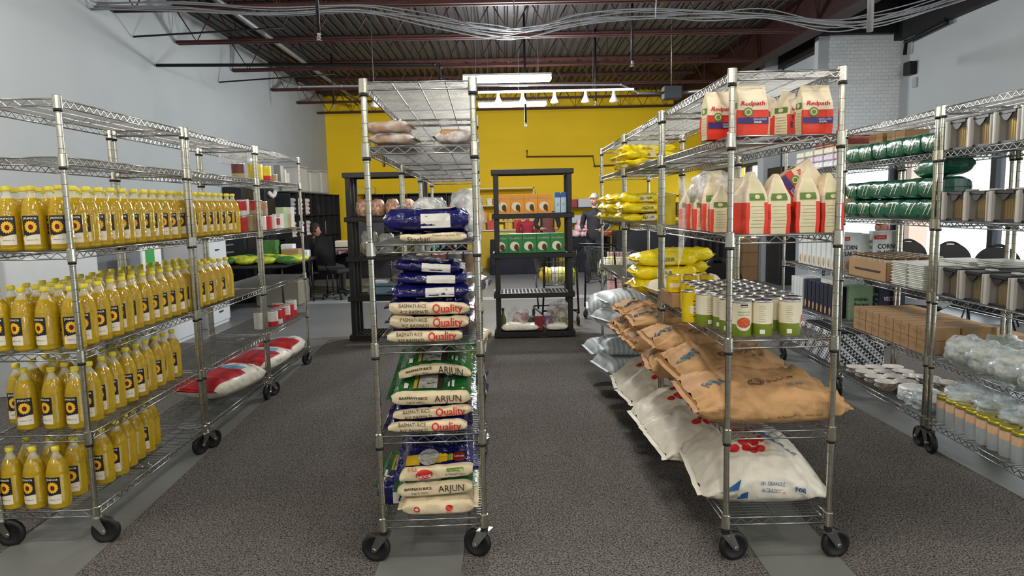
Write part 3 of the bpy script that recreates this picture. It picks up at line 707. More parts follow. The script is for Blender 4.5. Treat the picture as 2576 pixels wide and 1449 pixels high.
SB = [sugar_bag(0, seed=1), sugar_bag(0, seed=2), sugar_bag(0, seed=3, top='gather', h=.155, hf=.095, w=.125, d=.088), sugar_bag(0, seed=4, top='gather', h=.155, hf=.085, w=.125, d=.088, crush=.03)]
def sug(i, x, y, z, rz, label, rot=None, g='red and cream sugar bags'):
    o = link('sugar_bag', SB[i], None, (x, y, z), rz, rot); thing(o, label, 'sugar bag', g); return o
zt = 1.757
sug(0, .985, 2.83, zt, .0, 'red sugar bag with its front showing, just right of the near left post, top shelf')
sug(1, .905, 2.98, zt, .12, 'red sugar bag partly behind the near left post on the top shelf')
sug(1, 1.255, 2.86, zt, .03, 'red sugar bag with its front showing beside the near right post, top shelf')
sug(0, 1.215, 3.02, zt, .75, 'turned sugar bag in the middle of the right group on the top shelf')
sug(1, 1.185, 3.15, zt, .85, 'turned sugar bag farthest back in the right group on the top shelf')
z2 = 1.368
sug(2, 1.00, 2.85, z2, PI/2+.1, 'tall sugar bag with side panel, first right of the near left post, second filled shelf')
sug(3, 1.105, 2.86, z2, PI/2-.1, 'slim tilted sugar bag with side panel, second from the near left post')
sug(2, 1.225, 2.86, z2, PI/2-.15, 'tall sugar bag with side panel, third from the near left post')
sug(3, 1.325, 2.88, z2, PI/2, 'tall sugar bag against the near right post, side panel showing')
sug(0, 1.125, 2.90, z2+.145, 0, 'sugar bag lying slanted across the others on its corner', rot=(0, .95, .0))
sug(3, 1.24, 3.02, z2+.03, PI/2+.3, 'gathered pale sugar bag standing behind the slanted one')
for i in range(5):
    sug(2 if i % 2 else 0, .945+.008*(i % 2), 3.08+.135*i, z2, PI/2-.2, 'narrow red sugar bag left of the near post, %s back in the line' % ORD[i], g='sugar bags lined up left of the post')
for i in range(3):
    sug(3, 1.07, 3.12+.14*i, z2, PI/2+.2, 'sugar bag inside the shelf behind the slim tilted one, %s deep' % ORD[i], g='sugar bags deeper in the shelf')
b = MB(); b.grid(lambda u, v: Vector((.87+.30*u, 3.5+.01*math.sin(9*u), z2+.02+.24*v-.14*(u < .2)*(1-v)*(.2-u)*8)), 8, 6, film2)
thing(b.build('clear_sheet_bag'), 'thin clear plastic bag standing behind the narrow sugar bags', 'plastic bag')
o = bundle('clear_wrapping', (.99, 3.35, z2+.12), .2, .3, .16, film, 9); thing(o, 'crinkled clear wrapping over the narrow sugar bags', 'plastic wrap')
# cans
cangreen = mat('can_green', C(120, 138, 42), .45); cancream = mat('can_cream', C(238, 228, 200), .5, 0, .03, 10)
canyel = mat('can_yellow', C(238, 205, 30), .45, 0, .08, 12); canorange = mat('bean_orange', C(206, 90, 45), .5, 0, .45, 90)
cardb = mat('cardboard', C(168, 132, 92), .8, 0, .08, 6)
def can_mesh(style, r=.043, h=.148):
    b = MB(); bd = cancream if style != 'y' else canyel; lo = cangreen if style != 'y' else canyel
    b.lathe([(r*.97, 0), (r, .003), (r, h*.36), (r, h-.007), (r*1.02, h-.004), (r*1.02, h), (r*.95, h), (r*.93, h-.004), (r*.6, h-.003), (0, h-.003)], tincan, 22, mats=[tincan, lo, bd, tincan, tincan, tincan, tincan, tincan, tincan])
    R = r+.0006
    def F(x, z, o=0): a = -PI/2+x/R; return ((R+o)*math.cos(a), (R+o)*math.sin(a), z)
    if style == 'f':
        rect_on(b, -.015, .015, h*.84, h*.92, F, darkm, 3, 1); rect_on(b, -.013, .013, h*.855, h*.875, lambda a, c: F(a, c, .0004), whitep, 3, 1)
        text_on(b, 'BEANS IN', F, 0, h*.70, .009, cangreen, width=.05); text_on(b, 'TOMATO SAUCE', F, 0, h*.62, .009, cangreen, width=.05)
        disc_on(b, 0, h*.38, .033, .030, F, whitep, 20); disc_on(b, 0, h*.41, .029, .022, lambda a, c: F(a, c, .0006), canorange, 18)
    elif style == 'b':
        for i in range(8): rect_on(b, -.034, -.006-(i % 3)*.004, h*(.42+.06*i), h*(.42+.06*i)+.0016, F, mat('fine_print', C(150, 145, 110), .7), 3, 1)
        disc_on(b, .044, h*.36, .016, .024, F, whitep, 12); disc_on(b, .046, h*.38, .012, .017, lambda a, c: F(a, c, .0006), canorange, 12)
        rect_on(b, -.03, -.01, .012, .03, F, whitep, 2, 1)
    else:
        for i in range(5): rect_on(b, -.02, .02, h*(.2+.12*i), h*(.2+.12*i)+.003, F, darkm, 3, 1)
        rect_on(b, -.034, .034, h*.3, h*.55, F, cancream, 4, 1)
    return b.mesh('can')
CM = {k: can_mesh(k) for k in 'fby'}
for r in range(9):
    for c in range(4):
        if r == 0 and c == 3: continue
        x = .955+.089*c if r else (.971, 1.060, 1.174)[c]; y = 2.85+.096*r
        st = 'f' if (r, c) == (0, 0) else ('y' if c == 0 and r in (3, 4, 5, 6, 7, 8) or (r > 5 and c == 1) else 'b')
        o = link('bean_can', CM[st], None, (x, y, .943), rnd.uniform(-.25, .25) if r else (.0, .15, .1, .9)[c])
        thing(o, 'large can, right rack, %s row from the front, %s from the left' % (ORD[r], ORD[c]), 'can', 'large cans on the waist-high shelf of the right rack')
o = link('bean_can', CM['b'], None, (.90, 3.12, .943), .7); thing(o, 'cream and green can left of the near post, first along the aisle edge', 'can', 'large cans on the waist-high shelf of the right rack')
o = link('bean_can', CM['y'], None, (.862, 3.22, .943), .4); thing(o, 'yellow can standing at the aisle edge left of the near post', 'can', 'large cans on the waist-high shelf of the right rack')
b = MB(); b.box(-.1, .12, -.14, .14, 0, .075, cardb, bev=.003); b.box(-.002, .002, -.1405, -.139, .01, .07, mat('card_seam', C(120, 92, 62), .8))
thing(b.build('cardboard_box', None, (.98, 3.80, .943)), 'low cardboard box under yellow cans at the back of the can shelf', 'box')
for i in range(3):
    o = link('bean_can', CM['y'], None, (.905+.09*i, 3.74, 1.02), .3*i); o.scale = (.9, .9, .62); thing(o, 'short yellow can on the low cardboard box, %s from left' % ORD[i], 'can', 'yellow cans on the cardboard box')
# brown paper flour sacks
kraft = mat('kraft_paper', C(194, 151, 103), .75, 0, .10, 7, bump=1, bscale=8); inkb = mat('blue_ink', C(70, 110, 130), .7); kdark = mat('kraft_ink', C(92, 66, 48), .8)
def flour(x, y, z, rz, label, seed, Lx=.60, D=.42, T=.15, tilt=0, roll=0, dark=False):
    b, F, Tp = sack(Lx, D, T, seed, lambda t, s: kraft, e1=.7, e2=.75, wr=.02, pinch=.3, dpinch=.1, nu=64, nv=52, endk=5, crease=.017)
    for r_o, r_i in ((.034, .028), (.024, .019)):
        n_ = 24; pts = [Tp(-.03+r_o*math.cos(2*PI*i/n_), -D*.16+r_o*math.sin(2*PI*i/n_)) for i in range(n_)]+[Tp(-.03+r_i*math.cos(2*PI*i/n_), -D*.16+r_i*math.sin(2*PI*i/n_)) for i in range(n_)]
        b.add(pts, [(i, (i+1) % n_, n_+(i+1) % n_, n_+i) for i in range(n_)], kdark)
    text_on(b, 'SJ', Tp, -.03, -D*.16, .026, kdark, bold=.001)
    text_on(b, 'FLOUR', Tp, .09, -D*.10, .05, kdark, width=.12, ang=.12); text_on(b, '20 kg', Tp, .12, -D*.24, .03, inkb, ang=.12)
    text_on(b, 'M SUNFLR', F, .05, -.02, .012, kdark, width=.08); text_on(b, '1 MAY 026', F, .16, -.02, .012, kdark, width=.08)
    text_on(b, 'FARINE', Tp, -.20, -D*.12, .07, inkb, width=.12, ang=.5, bold=.0015)
    o = b.build('flour_sack', None, (x, y, z), None, (roll, tilt, rz)); thing(o, label, 'flour sack', 'brown paper flour sacks'); return o
flour(1.10, 3.02, .562, .0, 'large brown paper flour sack at the front, bulging past the right post', 41, Lx=.62, D=.46, T=.16, roll=.06)
flour(1.07, 3.40, .60, .12, 'brown flour sack leaning behind the front one, dented', 42, Lx=.56, D=.40, T=.17, roll=.10)
flour(1.03, 3.72, .565, -.1, 'brown flour sack third from the front, folded corner at the aisle', 43, Lx=.54, D=.42, T=.15)
flour(1.04, 3.78, .70, .05, 'upper brown flour sack in the second pile, smooth and flat', 44, Lx=.54, D=.42, T=.11, roll=.05)
flour(1.03, 4.28, .565, .08, 'brown flour sack on the middle right rack, lower one', 45, Lx=.56, D=.42, T=.16)
flour(1.05, 4.30, .71, -.06, 'brown flour sack on the middle right rack, upper one', 46, Lx=.54, D=.42, T=.12)
flour(1.02, 4.75, .565, .05, 'farthest brown flour sack, wedged beside the white striped sack', 47, Lx=.56, D=.42, T=.16)
flour(1.04, 4.75, .71, .1, 'farthest upper brown flour sack with dark print', 48, Lx=.54, D=.4, T=.12)
# white salt sacks
saltm = mat('white_woven_sack', C(232, 226, 208), .5, 0, .04, 8, bump=.8, bscale=10, coat=.15); saltg = mat('salt_blue', C(30, 90, 150), .5); saltr = mat('salt_red', C(200, 40, 38), .5)
def salt(x, y, z, rz, label, seed, Lx=.52, D=.50, T=.19, tilt=0, roll=0, full=True):
    b, F, Tp = sack(Lx, D, T, seed, lambda t, s: saltm, e1=.8, e2=.8, wr=.016, pinch=.12, dpinch=.16, nu=64, nv=48, endk=3, crease=.014, sag=lambda p: Vector((p.x, p.y, p.z*(1.18-.45*min(1, (2*p.x/Lx)**2)))))
    for cx, cy, r in ((-.105, -.10, .022), (-.06, -.07, .024), (-.055, -.115, .022), (-.015, -.08, .022), (-.03, -.13, .020), (.0, -.125, .02), (.02, -.06, .018), (-.06, .03, .02), (.0, .04, .02)):
        disc_on(b, cx, cy, r, r*1.05, Tp, saltr, 14)
    text_on(b, 'VITRO', Tp, .055, -.03, .045, saltg, width=.12, ang=-.5, bold=.001); text_on(b, 'GRANULÉ', Tp, .10, -.06, .05, saltg, width=.16, ang=-.7, bold=.001)
    text_on(b, 'SEL GRANULÉ', F, .02, .022, .02, saltg, width=.10); text_on(b, 'HI-GRADE', F, .005, -.002, .02, saltg, width=.065); text_on(b, '20kg', F, .055, -.002, .02, saltr, width=.032)
    text_on(b, '908', F, .135, .010, .030, saltg, width=.048, bold=.0007)
    b.add([F(-.13, -.035), F(-.085, -.028), F(-.085, -.0), F(-.11, -.008)], [(0, 1, 2, 3)], saltg); b.add([F(-.20, .01), F(-.13, .02), F(-.115, .05), F(-.15, .035)], [(0, 1, 2, 3)], saltg)
    o = b.build('salt_sack', None, (x, y, z), None, (roll, tilt, rz)); thing(o, label, 'salt sack', 'white salt sacks'); return o
salt(1.10, 3.10, .192, -.03, 'large white salt sack in front with red dots and 908 on it', 51, Lx=.53, D=.52, T=.22, roll=.16)
salt(1.02, 3.50, .20, .12, 'white salt sack second from the front, pointed corner at the aisle', 52, Lx=.56, D=.44, T=.20, roll=.10)
salt(.99, 3.82, .21, .05, 'white salt sack third from the front with blue print at its corner', 53, Lx=.54, D=.42, T=.21)
salt(1.0, 4.32, .195, .1, 'white salt sack on the middle right rack with two red dots', 54, Lx=.52, D=.44, T=.22)
salt(1.0, 4.72, .195, -.08, 'crumpled white salt sack farther along the middle right rack', 55, Lx=.52, D=.42, T=.2)
stripe = bpy.data.materials.new('striped_white_sack'); stripe.use_nodes = True
n = stripe.node_tree.nodes; L = stripe.node_tree.links; wv = n.new('ShaderNodeTexWave'); wv.inputs['Scale'].default_value = 9; wv.inputs['Distortion'].default_value = 1.0; tc = n.new('ShaderNodeTexCoord')
L.new(tc.outputs['Object'], wv.inputs[0]); cr = n.new('ShaderNodeValToRGB'); cr.color_ramp.elements[0].color = (*C(176, 186, 190), 1); cr.color_ramp.elements[1].color = (*C(222, 228, 230), 1)
L.new(wv.outputs[0], cr.inputs[0]); L.new(cr.outputs[0], n['Principled BSDF'].inputs[0]); n['Principled BSDF'].inputs['Roughness'].default_value = .45
def wsack(x, y, z, rz, label, seed, Lx=.5, D=.42, T=.15, roll=0):
    o = pillow_bag('striped_sack', (x, y, z), Lx, D, T, stripe, seed, rz, wr=.012, roll=roll); thing(o, label, 'sack', 'white striped sacks on the right row'); return o
wsack(.95, 5.20, .563, .3, 'white striped sack behind the flour sacks, lower', 60, T=.17); wsack(.97, 5.25, .72, .1, 'white striped sack behind the flour sacks, upper', 61, T=.13)
wsack(.93, 5.75, .563, -.1, 'white striped sack on the farthest right rack, knee-high shelf', 62, T=.2)
wsack(.94, 5.2, .195, .2, 'white striped sack low on the middle right rack by the joint, bottom one', 63, T=.18); wsack(.96, 5.25, .37, 0, 'white striped sack low by the joint, top one', 64, T=.12)
wsack(.93, 5.8, .195, .1, 'white striped sack on the floor-level shelf of the farthest right rack', 65, T=.18)
# yellow bags
yelp = mat('yellow_plastic', C(240, 218, 20), .3, 0, .12, 9, bump=.6, bscale=20, coat=.3)
def ybag(x, y, z, rz, label, seed, Lx=.38, D=.25, T=.085, tilt=0, g='yellow grain bags'):
    b, F, Tp = sack(Lx, D, T, seed, lambda t, s: yelp, wr=.014, pinch=.3, endk=9, crease=.016, nu=28, nv=24)
    rect_on(b, -.06, .04, -T*.28, T*.25, F, whitep, 3, 1); text_on(b, 'FLOUR', lambda a, c: F(a, c, .003), -.01, 0, T*.34, darkm, width=.085)
    o = b.build('yellow_bag', None, (x, y, z), None, (0, tilt, rz)); thing(o, label, 'bag', g); return o
def pile(pts, pre, zb, T=.085, **k):
    for i, (x, y, lv, rz) in enumerate(pts):
        ybag(x, y, zb+lv*T*.97, rz, '%s, %s' % (pre, ['bottom left', 'bottom right', 'middle left', 'middle right', 'top left', 'top right', 'back bottom', 'back top', 'far bottom', 'far middle', 'far top'][i]), 70+i+zb*10, T=T, **k)
pile([(.99, 4.40, 0, .1), (1.17, 4.75, 0, .0), (.99, 4.42, 1, .05), (1.17, 4.75, 1, -.1), (1.0, 4.42, 2, .1), (1.19, 4.72, 2, .15)], 'yellow bag in the waist-high yellow pile', .943)
pile([(1.02, 5.45, 0, .3), (1.02, 5.1, 0, .1), (.98, 5.45, 1, -.2), (1.0, 5.05, 1, .15), (1.0, 5.5, 2, .2), (1.03, 5.1, 2, -.1), (1.0, 6.0, 0, .2), (1.0, 6.0, 1, -.1), (.98, 5.7, 0, 0), (.98, 5.72, 1, .1), (1.0, 5.75, 2, .3)], 'yellow bag in the chest-high pile on the far right racks', 1.367, T=.07)
pile([(1.03, 5.0, 0, .1), (1.05, 5.4, 0, -.1), (1.03, 5.05, 1, .2), (1.02, 5.35, 1, 0), (1.05, 5.2, 2, 0)], 'yellow bag in the top shelf pile on the far right racks', 1.757, T=.055)
ybc = mat('yellow_box_print', C(225, 200, 40), .5, 0, .15, 20)
for i in range(3):
    tin('yellow_tin', .055, .19, ybc, (.97+.13*i, 4.2, 1.367), 'tall yellow tin behind the sugar bags, %s from left' % ORD[i], 'yellow tins behind the sugar bags')
o = pillow_bag('white_bag', (1.05, 4.15, .943), .36, .30, .10, saltm, 80, .1, wr=.012); thing(o, 'plain white bag lying behind the cans, left one', 'bag')
o = pillow_bag('white_bag', (1.18, 4.35, .943), .32, .26, .11, saltm, 81, -.1, wr=.012); thing(o, 'plain white bag lying behind the cans, right one', 'bag')
#@@PART2
# ================================================================== WINDOW-SIDE ROW
def FW(u, v, z): p = W('F', u, v, z); return (p.x, p.y, p.z)
RF = RK['F'][2]
gpack = mat('green_wrapped_pack', C(30, 92, 66), .25, 0, .3, 14, bump=.4, bscale=30, coat=.5)
def green_pack_mesh(seed):
    b, F, Tp = sack(.19, .20, .125, seed, lambda t, s: gpack, e1=.45, e2=.4, wr=.006, pinch=.75, dpinch=.02, nu=28, nv=14, endk=9)
    for i in range(4):
        a = .02*i-.05; b.add([F(a, -.03), F(a+.004, -.03), F(a+.05, .035), F(a+.04, .035)], [(0, 1, 2, 3)], whitep) if i % 2 else None
    return b.mesh('green_pack')
GP = [green_pack_mesh(i*3.3) for i in range(3)]
def gp(i, u, v, z, rz, label, g): o = link('green_pack', GP[i % 3], None, FW(u, v, z), RF-PI/2+rz); thing(o, label, 'pack', g)
for j in range(6):
    for c in range(2):
        gp(j+c, .10+.21*c, .08+.20*j, 1.757, rnd.uniform(-.08, .08), 'green wrapped pack on the upper window-side shelf, %s from near post, %s' % (ORD[j], ('aisle side', 'window side')[c]), 'green packs on the upper shelf')
        for k in range(2):
            if c == 1 and j < 3: continue
            gp(j+k, .10+.21*c, .08+.20*j, 1.368+.125*k, rnd.uniform(-.08, .08), 'green pack on the chest-high shelf, %s layer, %s from near post, %s' % (('lower', 'upper')[k], ORD[j], ('aisle side', 'window side')[c]), 'green packs on the chest-high shelf')
b, F_, T_ = sack(.30, .2, .12, 5, lambda t, s: gpack, e1=.6, e2=.6, wr=.006, pinch=.4)
thing(b.build('green_pack', None, FW(.13, .14, 1.62), None, (0, -.10, RF-PI/2)), 'long green pack lying tilted on top of the stacked green packs by the post', 'pack', 'green packs on the chest-high shelf')
# clear canisters with black lids
binclear = see_through('smoky_bin_plastic', (.16, .14, .12), .72, .05)
bingrey = mat('bin_side_panel', C(190, 188, 182), .4, 0, .05, 10); goldf = mat('gold_foil', C(228, 190, 92), .25, .7, .25, 18, stretch=(6, 6, .3))
def bin_meshes():
    b = MB(); w, d, h = .17, .20, .155   # across x, along y: front faces -y
    b.box(-w/2, -w/2+.022, -d/2-.018, d/2, 0, h+.004, bingrey, bev=.005); b.box(w/2-.010, w/2, -d/2, d/2, 0, h, bingrey, bev=.003)
    b.box(-w/2+.014, w/2-.010, -d/2, d/2, 0, .012, blackp); b.box(-w/2+.014, w/2-.01, -d/2+.002, -d/2+.006, .012, h-.01, binclear); b.box(-w/2+.014, w/2-.01, d/2-.006, d/2-.002, .012, h-.01, binclear)
    lid = MB(); lid.box(-w/2+.02, w/2-.016, -d/2-.002, d/2+.002, h-.014, h+.006, blackp, bev=.003)
    pts = [(-.045+.09*i/10, h-.014-.032*math.sin(PI*i/10)) for i in range(11)]
    vs = [(x, -d/2-.004, z) for x, z in pts]+[(x, -d/2+.002, z) for x, z in pts]; n = 11
    lid.add(vs, [tuple(range(n)), tuple(range(2*n-1, n-1, -1))]+[(i, n+i, n+i+1, i+1) for i in range(n-1)], blackp)
    lid.box(-.03, .03, -.02, .02, h+.006, h+.016, bingrey, bev=.003)
    g = MB(); 
    for i in range(4): g.box(-.015+.018*i, -.001+.018*i, -d/2+.02, d/2-.03, .013, h-.03-.004*i, goldf, bev=.002)
    g.box(-.055, -.022, -d/2+.03, d/2-.03, .013, h-.05, mat('brown_contents', C(96, 72, 56), .5, 0, .3, 20), bev=.002)
    return b.mesh('bin_body'), lid.mesh('lid'), g.mesh('contents')
BM = bin_meshes()
def clear_bin(u, v, z, rz, label, g):
    e = empty('storage_canister', FW(u, v, z), RF-PI/2+rz); thing(e, label, 'canister', g)
    for m_, n_ in zip(BM, ('canister_body', 'lid', 'contents')): link(n_, m_, e)
for zi, (zz, nm_) in enumerate(((1.757, 'top shelf'), (1.368, 'chest-high shelf'), (.943, 'waist-high shelf'))):
    for j in range(6):
        for c in range(2):
            clear_bin(.11+.215*c, -.17-.205*j, zz, rnd.uniform(-.06, .10), 'clear canister with black lid, %s at right, %s from the post, %s' % (nm_, ORD[j], ('aisle side', 'window side')[c]), 'clear canisters on the window-side racks')
# carton with jars, white tubs, brown boxes
jarm = mat('jar_lid_brown', C(120, 100, 72), .35, .5, .2, 20); kbox = mat('kraft_box', C(170, 136, 96), .8, 0, .08, 5, bump=.1)
def carton(loc, rz, sx, sy, sz, label, name='cardboard_carton', g=None, open_top=False, cut=False):
    b = MB(); t = .005
    if open_top:
        b.box(-sx/2, sx/2, -sy/2, -sy/2+t, 0, sz, kbox); b.box(-sx/2, sx/2, sy/2-t, sy/2, 0, sz, kbox); b.box(-sx/2, -sx/2+t, -sy/2, sy/2, 0, sz, kbox); b.box(sx/2-t, sx/2, -sy/2, sy/2, 0, sz, kbox); b.box(-sx/2, sx/2, -sy/2, sy/2, 0, t, kbox)
        b.add([(-sx/2-.001, -sy*.38, sz*.52), (-sx/2-.001, sy*.34, sz*.52), (-sx/2-.001, sy*.30, sz*.40), (-sx/2-.001, -sy*.34, sz*.40)], [(0, 1, 2, 3)], darkm)
    else:
        b.box(-sx/2, sx/2, -sy/2, sy/2, 0, sz, kbox, bev=.002); sm_ = mat('card_seam', C(120, 92, 62), .8)
        b.box(-sx/2-.0008, sx/2+.0008, -.0015, .0015, .002, sz+.0008, sm_); 
        for k in range(3): b.box(-sx/2-.001, -sx/2, -sy*.3, sy*(.1+.1*k), sz*(.4+.12*k), sz*(.4+.12*k)+.002, sm_)
    o = b.build(name, None, loc, rz); thing(o, label, 'box', g); return o
carton(FW(.22, .84, .943), RF, .40, .56, .13, 'open cardboard tray of jars beside the white tubs on the window-side rack', 'cardboard_tray', open_top=True)
for i in range(7):
    for j in range(5):
        x, y, z = FW(.06+.078*j, .60+.078*i, .95); b = None
        o = tin('glass_jar', .033, .145, see_through('jar_glass', (.7, .62, .5), .25, .1), (x, y, z), 'jar with brown lid in the cardboard tray, %s row from the white tubs, %s across' % (ORD[i], ORD[j]), 'jars in the cardboard tray', cat='jar')
        l_ = MB(); l_.lathe([(.034, .14), (.034, .155), (.031, .158), (0, .158)], jarm, 12); l_.build('lid', o)
tubm = mat('white_tub_plastic', C(226, 228, 220), .45, 0, .04, 20, trans=.15)
def tubs(u, v, sx, sy, n, label0, g, z=.943, h=.022):
    b = MB(); b.box(-sx/2, sx/2, -sy/2, sy/2, 0, h*.55, tubm, bev=.004); b.box(-sx/2-.006, sx/2+.006, -sy/2-.006, sy/2+.006, h*.55, h*.9, tubm, bev=.003); m_ = b.mesh('food_tray')
    for k in range(n):
        o = link('food_tray', m_, None, FW(u, v, z+h*k), RF+rnd.uniform(-.03, .03)); thing(o, 'white plastic food tray, %s, %s from the bottom' % (label0, ORD[k]), 'tray', g)
tubs(.12, .18, .22, .17, 7, 'aisle-side stack left of the post', 'stacked white trays')
tubs(.12, .38, .22, .17, 7, 'stack behind the aisle-side one', 'stacked white trays')
tubs(.34, .20, .18, .30, 8, 'inner stack by the window', 'stacked white trays')
tubs(.34, -.12, .17, .20, 9, 'low stack right of the double posts', 'stacked white trays', .943)
tubs(.30, .50, .20, .12, 4, 'short stack by the jars', 'stacked white trays')
k = 0
for j in range(5):
    for c in range(2):
        for lv in range(2):
            carton(FW(.11+.215*c, .13+.19*j, .563+.082*lv), RF, .205, .18, .08, 'kraft carton in the two-high block, %s from near end, %s column, %s' % (ORD[j], ('aisle', 'window')[c], ('lower', 'upper')[lv]), 'kraft_carton', 'block of kraft cartons')
carton(FW(.56, .22, .563), RF, .20, .30, .10, 'single kraft carton sticking out at the window side of the block', 'kraft_carton')
carton(FW(.22, .75, 1.758), RF, .16, .24, .19, 'brown carton behind the green packs on the top shelf')
carton(FW(.25, 1.0, 1.758), RF, .25, .2, .20, 'large pinkish carton at the back of the top window-side shelf')
# wrapped bowls and jars nearest the right edge
yglaze = mat('cream_bowl', C(222, 214, 170), .4, 0, .12, 20); peachl = mat('peach_label', C(232, 190, 150), .5, 0, .15, 20); goldl = mat('gold_lid', C(196, 180, 60), .3, .6, .15, 20)
bowlm = MB(); bowlm.lathe([(.03, 0), (.06, .012), (.085, .03), (.088, .036), (.082, .034), (.055, .014), (0, .010)], yglaze, 18); BW = bowlm.mesh('bowl')
wrapm = see_through('crinkled_wrap', (.80, .90, .95), .48, .12, bump=1.2, bscale=16)
for j in range(5):
    for c in range(2):
        for k in range(4):
            o = link('bowl', BW, None, FW(.11+.2*c, -.20-.2*j, .563+.026*k), rnd.uniform(0, 6)); thing(o, 'cream bowl under clear wrap at right, %s stack from the post, %s side, %s up' % (ORD[j], ('aisle', 'window')[c], ORD[k]), 'bowl', 'wrapped bowls on the right rack')
        o = bundle('plastic_wrap', FW(.11+.2*c, -.20-.2*j, .56), .215, .215, .165, wrapm, j+c*7+.3, amp=.2, n=26, m=18); thing(o, 'crinkled clear wrap over the %s bowl stack from the post, %s side' % (ORD[j], ('aisle', 'window')[c]), 'plastic wrap', 'clear wraps over bowls')
glassj = see_through('jar_clear', (.78, .84, .86), .5, .05)
def gjar(loc, label):
    b = MB(); b.lathe([(.035, 0), (.041, .004), (.042, .09), (.042, .13), (.036, .14)], glassj, 16, mats=[glassj, glassj, peachl, glassj])
    o = b.build('glass_jar', None, loc); thing(o, label, 'jar', 'glass jars with gold lids')
    l_ = MB(); l_.lathe([(.041, .138), (.042, .140), (.042, .158), (.039, .160), (0, .160)], goldl, 16); l_.build('lid', o)
for j in range(12):
    for c in range(3): gjar(FW(.06+.095*c, -.10-.093*j, .193), 'gold-lidded glass jar low at right, %s from the post, %s row from the aisle' % (ORD[j], ORD[c]))
for j in range(5): o = bundle('plastic_wrap', FW(.24, -.15-.23*j, .30), .36, .26, .15, wrapm, 20+j*3.1, amp=.35, n=34, m=22); thing(o, 'crinkled wrap heaped over the gold-lidded jars, %s heap from the post' % ORD[j], 'plastic wrap', 'clear wraps over jars')
# plates and bowls on the lowest window-side shelf
china = mat('white_china', C(236, 232, 226), .25, 0, .02, 10); darkrim = mat('patterned_china', C(120, 80, 60), .35, 0, .6, 35, col2=C(230, 220, 205))
pb = MB(); pb.lathe([(.04, 0), (.075, .004), (.105, .017), (.108, .020), (.10, .018), (.07, .007), (0, .006)], china, 22); PL = pb.mesh('plate')
bb = MB(); bb.lathe([(.025, 0), (.05, .006), (.072, .032), (.074, .036), (.069, .034), (.045, .010), (0, .008)], darkrim, 18, mats=[darkrim, darkrim, darkrim, china, china, china]); BL = bb.mesh('bowl')
def stack(me, nm_, u, v, n, dz, label, g, cat, z=.193):
    for k in range(n):
        o = link(nm_, me, None, FW(u, v, z+dz*k), rnd.uniform(0, 6)); thing(o, '%s, %s from the bottom' % (label, ORD[k]), cat, g)
stack(PL, 'plate', .13, .33, 7, .012, 'plate in the stack left of the double posts', 'stacked plates', 'plate')
stack(PL, 'plate', .32, .15, 9, .012, 'plate in the tall stack behind the double posts', 'stacked plates', 'plate')
stack(PL, 'plate', .13, .10, 6, .012, 'plate in the wrapped stack at the aisle edge', 'stacked plates', 'plate')
stack(BL, 'bowl', .33, .38, 5, .02, 'patterned bowl in the pile beside the plates', 'patterned bowls', 'bowl')
stack(BL, 'bowl', .34, .58, 4, .02, 'patterned bowl in the farther pile', 'patterned bowls', 'bowl')
i = 0
for j in range(4):
    for c in range(3):
        stack(BL, 'bowl', .07+.13*c, .60+.145*j+.0*c, 2, .03, 'small bowl with dark rim, %s row past the plates, %s across' % (ORD[j], ORD[c]), 'small rimmed bowls', 'bowl') if not (c == 2 and j < 1) else None
o = bundle('plastic_wrap', FW(.12, .15, .19), .26, .36, .12, wrapm, 31, amp=.35, n=30, m=20); thing(o, 'crumpled clear wrap over plates at the aisle edge left of the double posts', 'plastic wrap')
# patterned storage box further back
pat = bpy.data.materials.new('black_white_pattern'); pat.use_nodes = True; n = pat.node_tree.nodes; L = pat.node_tree.links
ck = n.new('ShaderNodeTexChecker'); ck.inputs[1].default_value = (.85, .86, .88, 1); ck.inputs[2].default_value = (.02, .02, .03, 1); ck.inputs['Scale'].default_value = 46
tc = n.new('ShaderNodeTexCoord'); mp = n.new('ShaderNodeMapping'); mp.inputs['Rotation'].default_value = (.785, .4, .785); L.new(tc.outputs['Object'], mp.inputs[0]); L.new(mp.outputs[0], ck.inputs[0]); L.new(ck.outputs[0], n['Principled BSDF'].inputs[0])
b = MB(); b.box(-.19, .19, -.30, .30, 0, .26, pat, bev=.01); b.box(-.195, .195, -.305, .305, .26, .275, darkm, bev=.004); thing(b.build('storage_box', None, FW(.22, 1.62, .193), RF), 'black and white patterned storage box on the lowest shelf by the small bowls', 'box')
b = MB(); b.box(-.18, .18, -.24, .24, 0, .24, pat, bev=.01); thing(b.build('storage_box', None, FW(.22, 2.2, .193), RF), 'second patterned storage box farther along the lowest shelf', 'box')
# cereal
def cereal(loc, rz, sx, sy, sz, col, lines, label, g=None, name='cereal_box', tcol=None, band=None):
    b = MB(); m_ = mat('box_'+name+str(col), col, .5, 0, .04, 15); b.box(-sx/2, sx/2, -sy/2, sy/2, 0, sz, m_, bev=.0015)
    F = lambda x, z, o=.002: Vector((x, -sy/2-o, z)); S_ = lambda y, z, o=.002: Vector((-sx/2-o, y, z))
    zt = sz*.62
    for t in lines: text_on(b, t, F, 0, zt, sz*.17, tcol or darkm, width=sx*.62, bold=.001); zt -= sz*.16
    if band: rect_on(b, -sx*.46, sx*.0, sz*.80, sz*.90, F, band, 2, 1); text_on(b, 'Cereal', lambda a, c: F(a, c, .003), -sx*.23, sz*.85, sz*.06, whitep, width=sx*.3)
    disc_on(b, sx*.05, sz*.17, sx*.22, sz*.13, F, mat('cereal_photo', C(206, 160, 100), .6, 0, .5, 60), 16)
    for i in range(5): rect_on(b, -sy*.35, sy*.35, sz*(.15+.14*i), sz*(.22+.14*i), S_, mat('spine_text', C(150, 158, 160), .6), 1, 1)
    o = b.build(name, None, loc, rz); thing(o, label, 'cereal box', g); return o
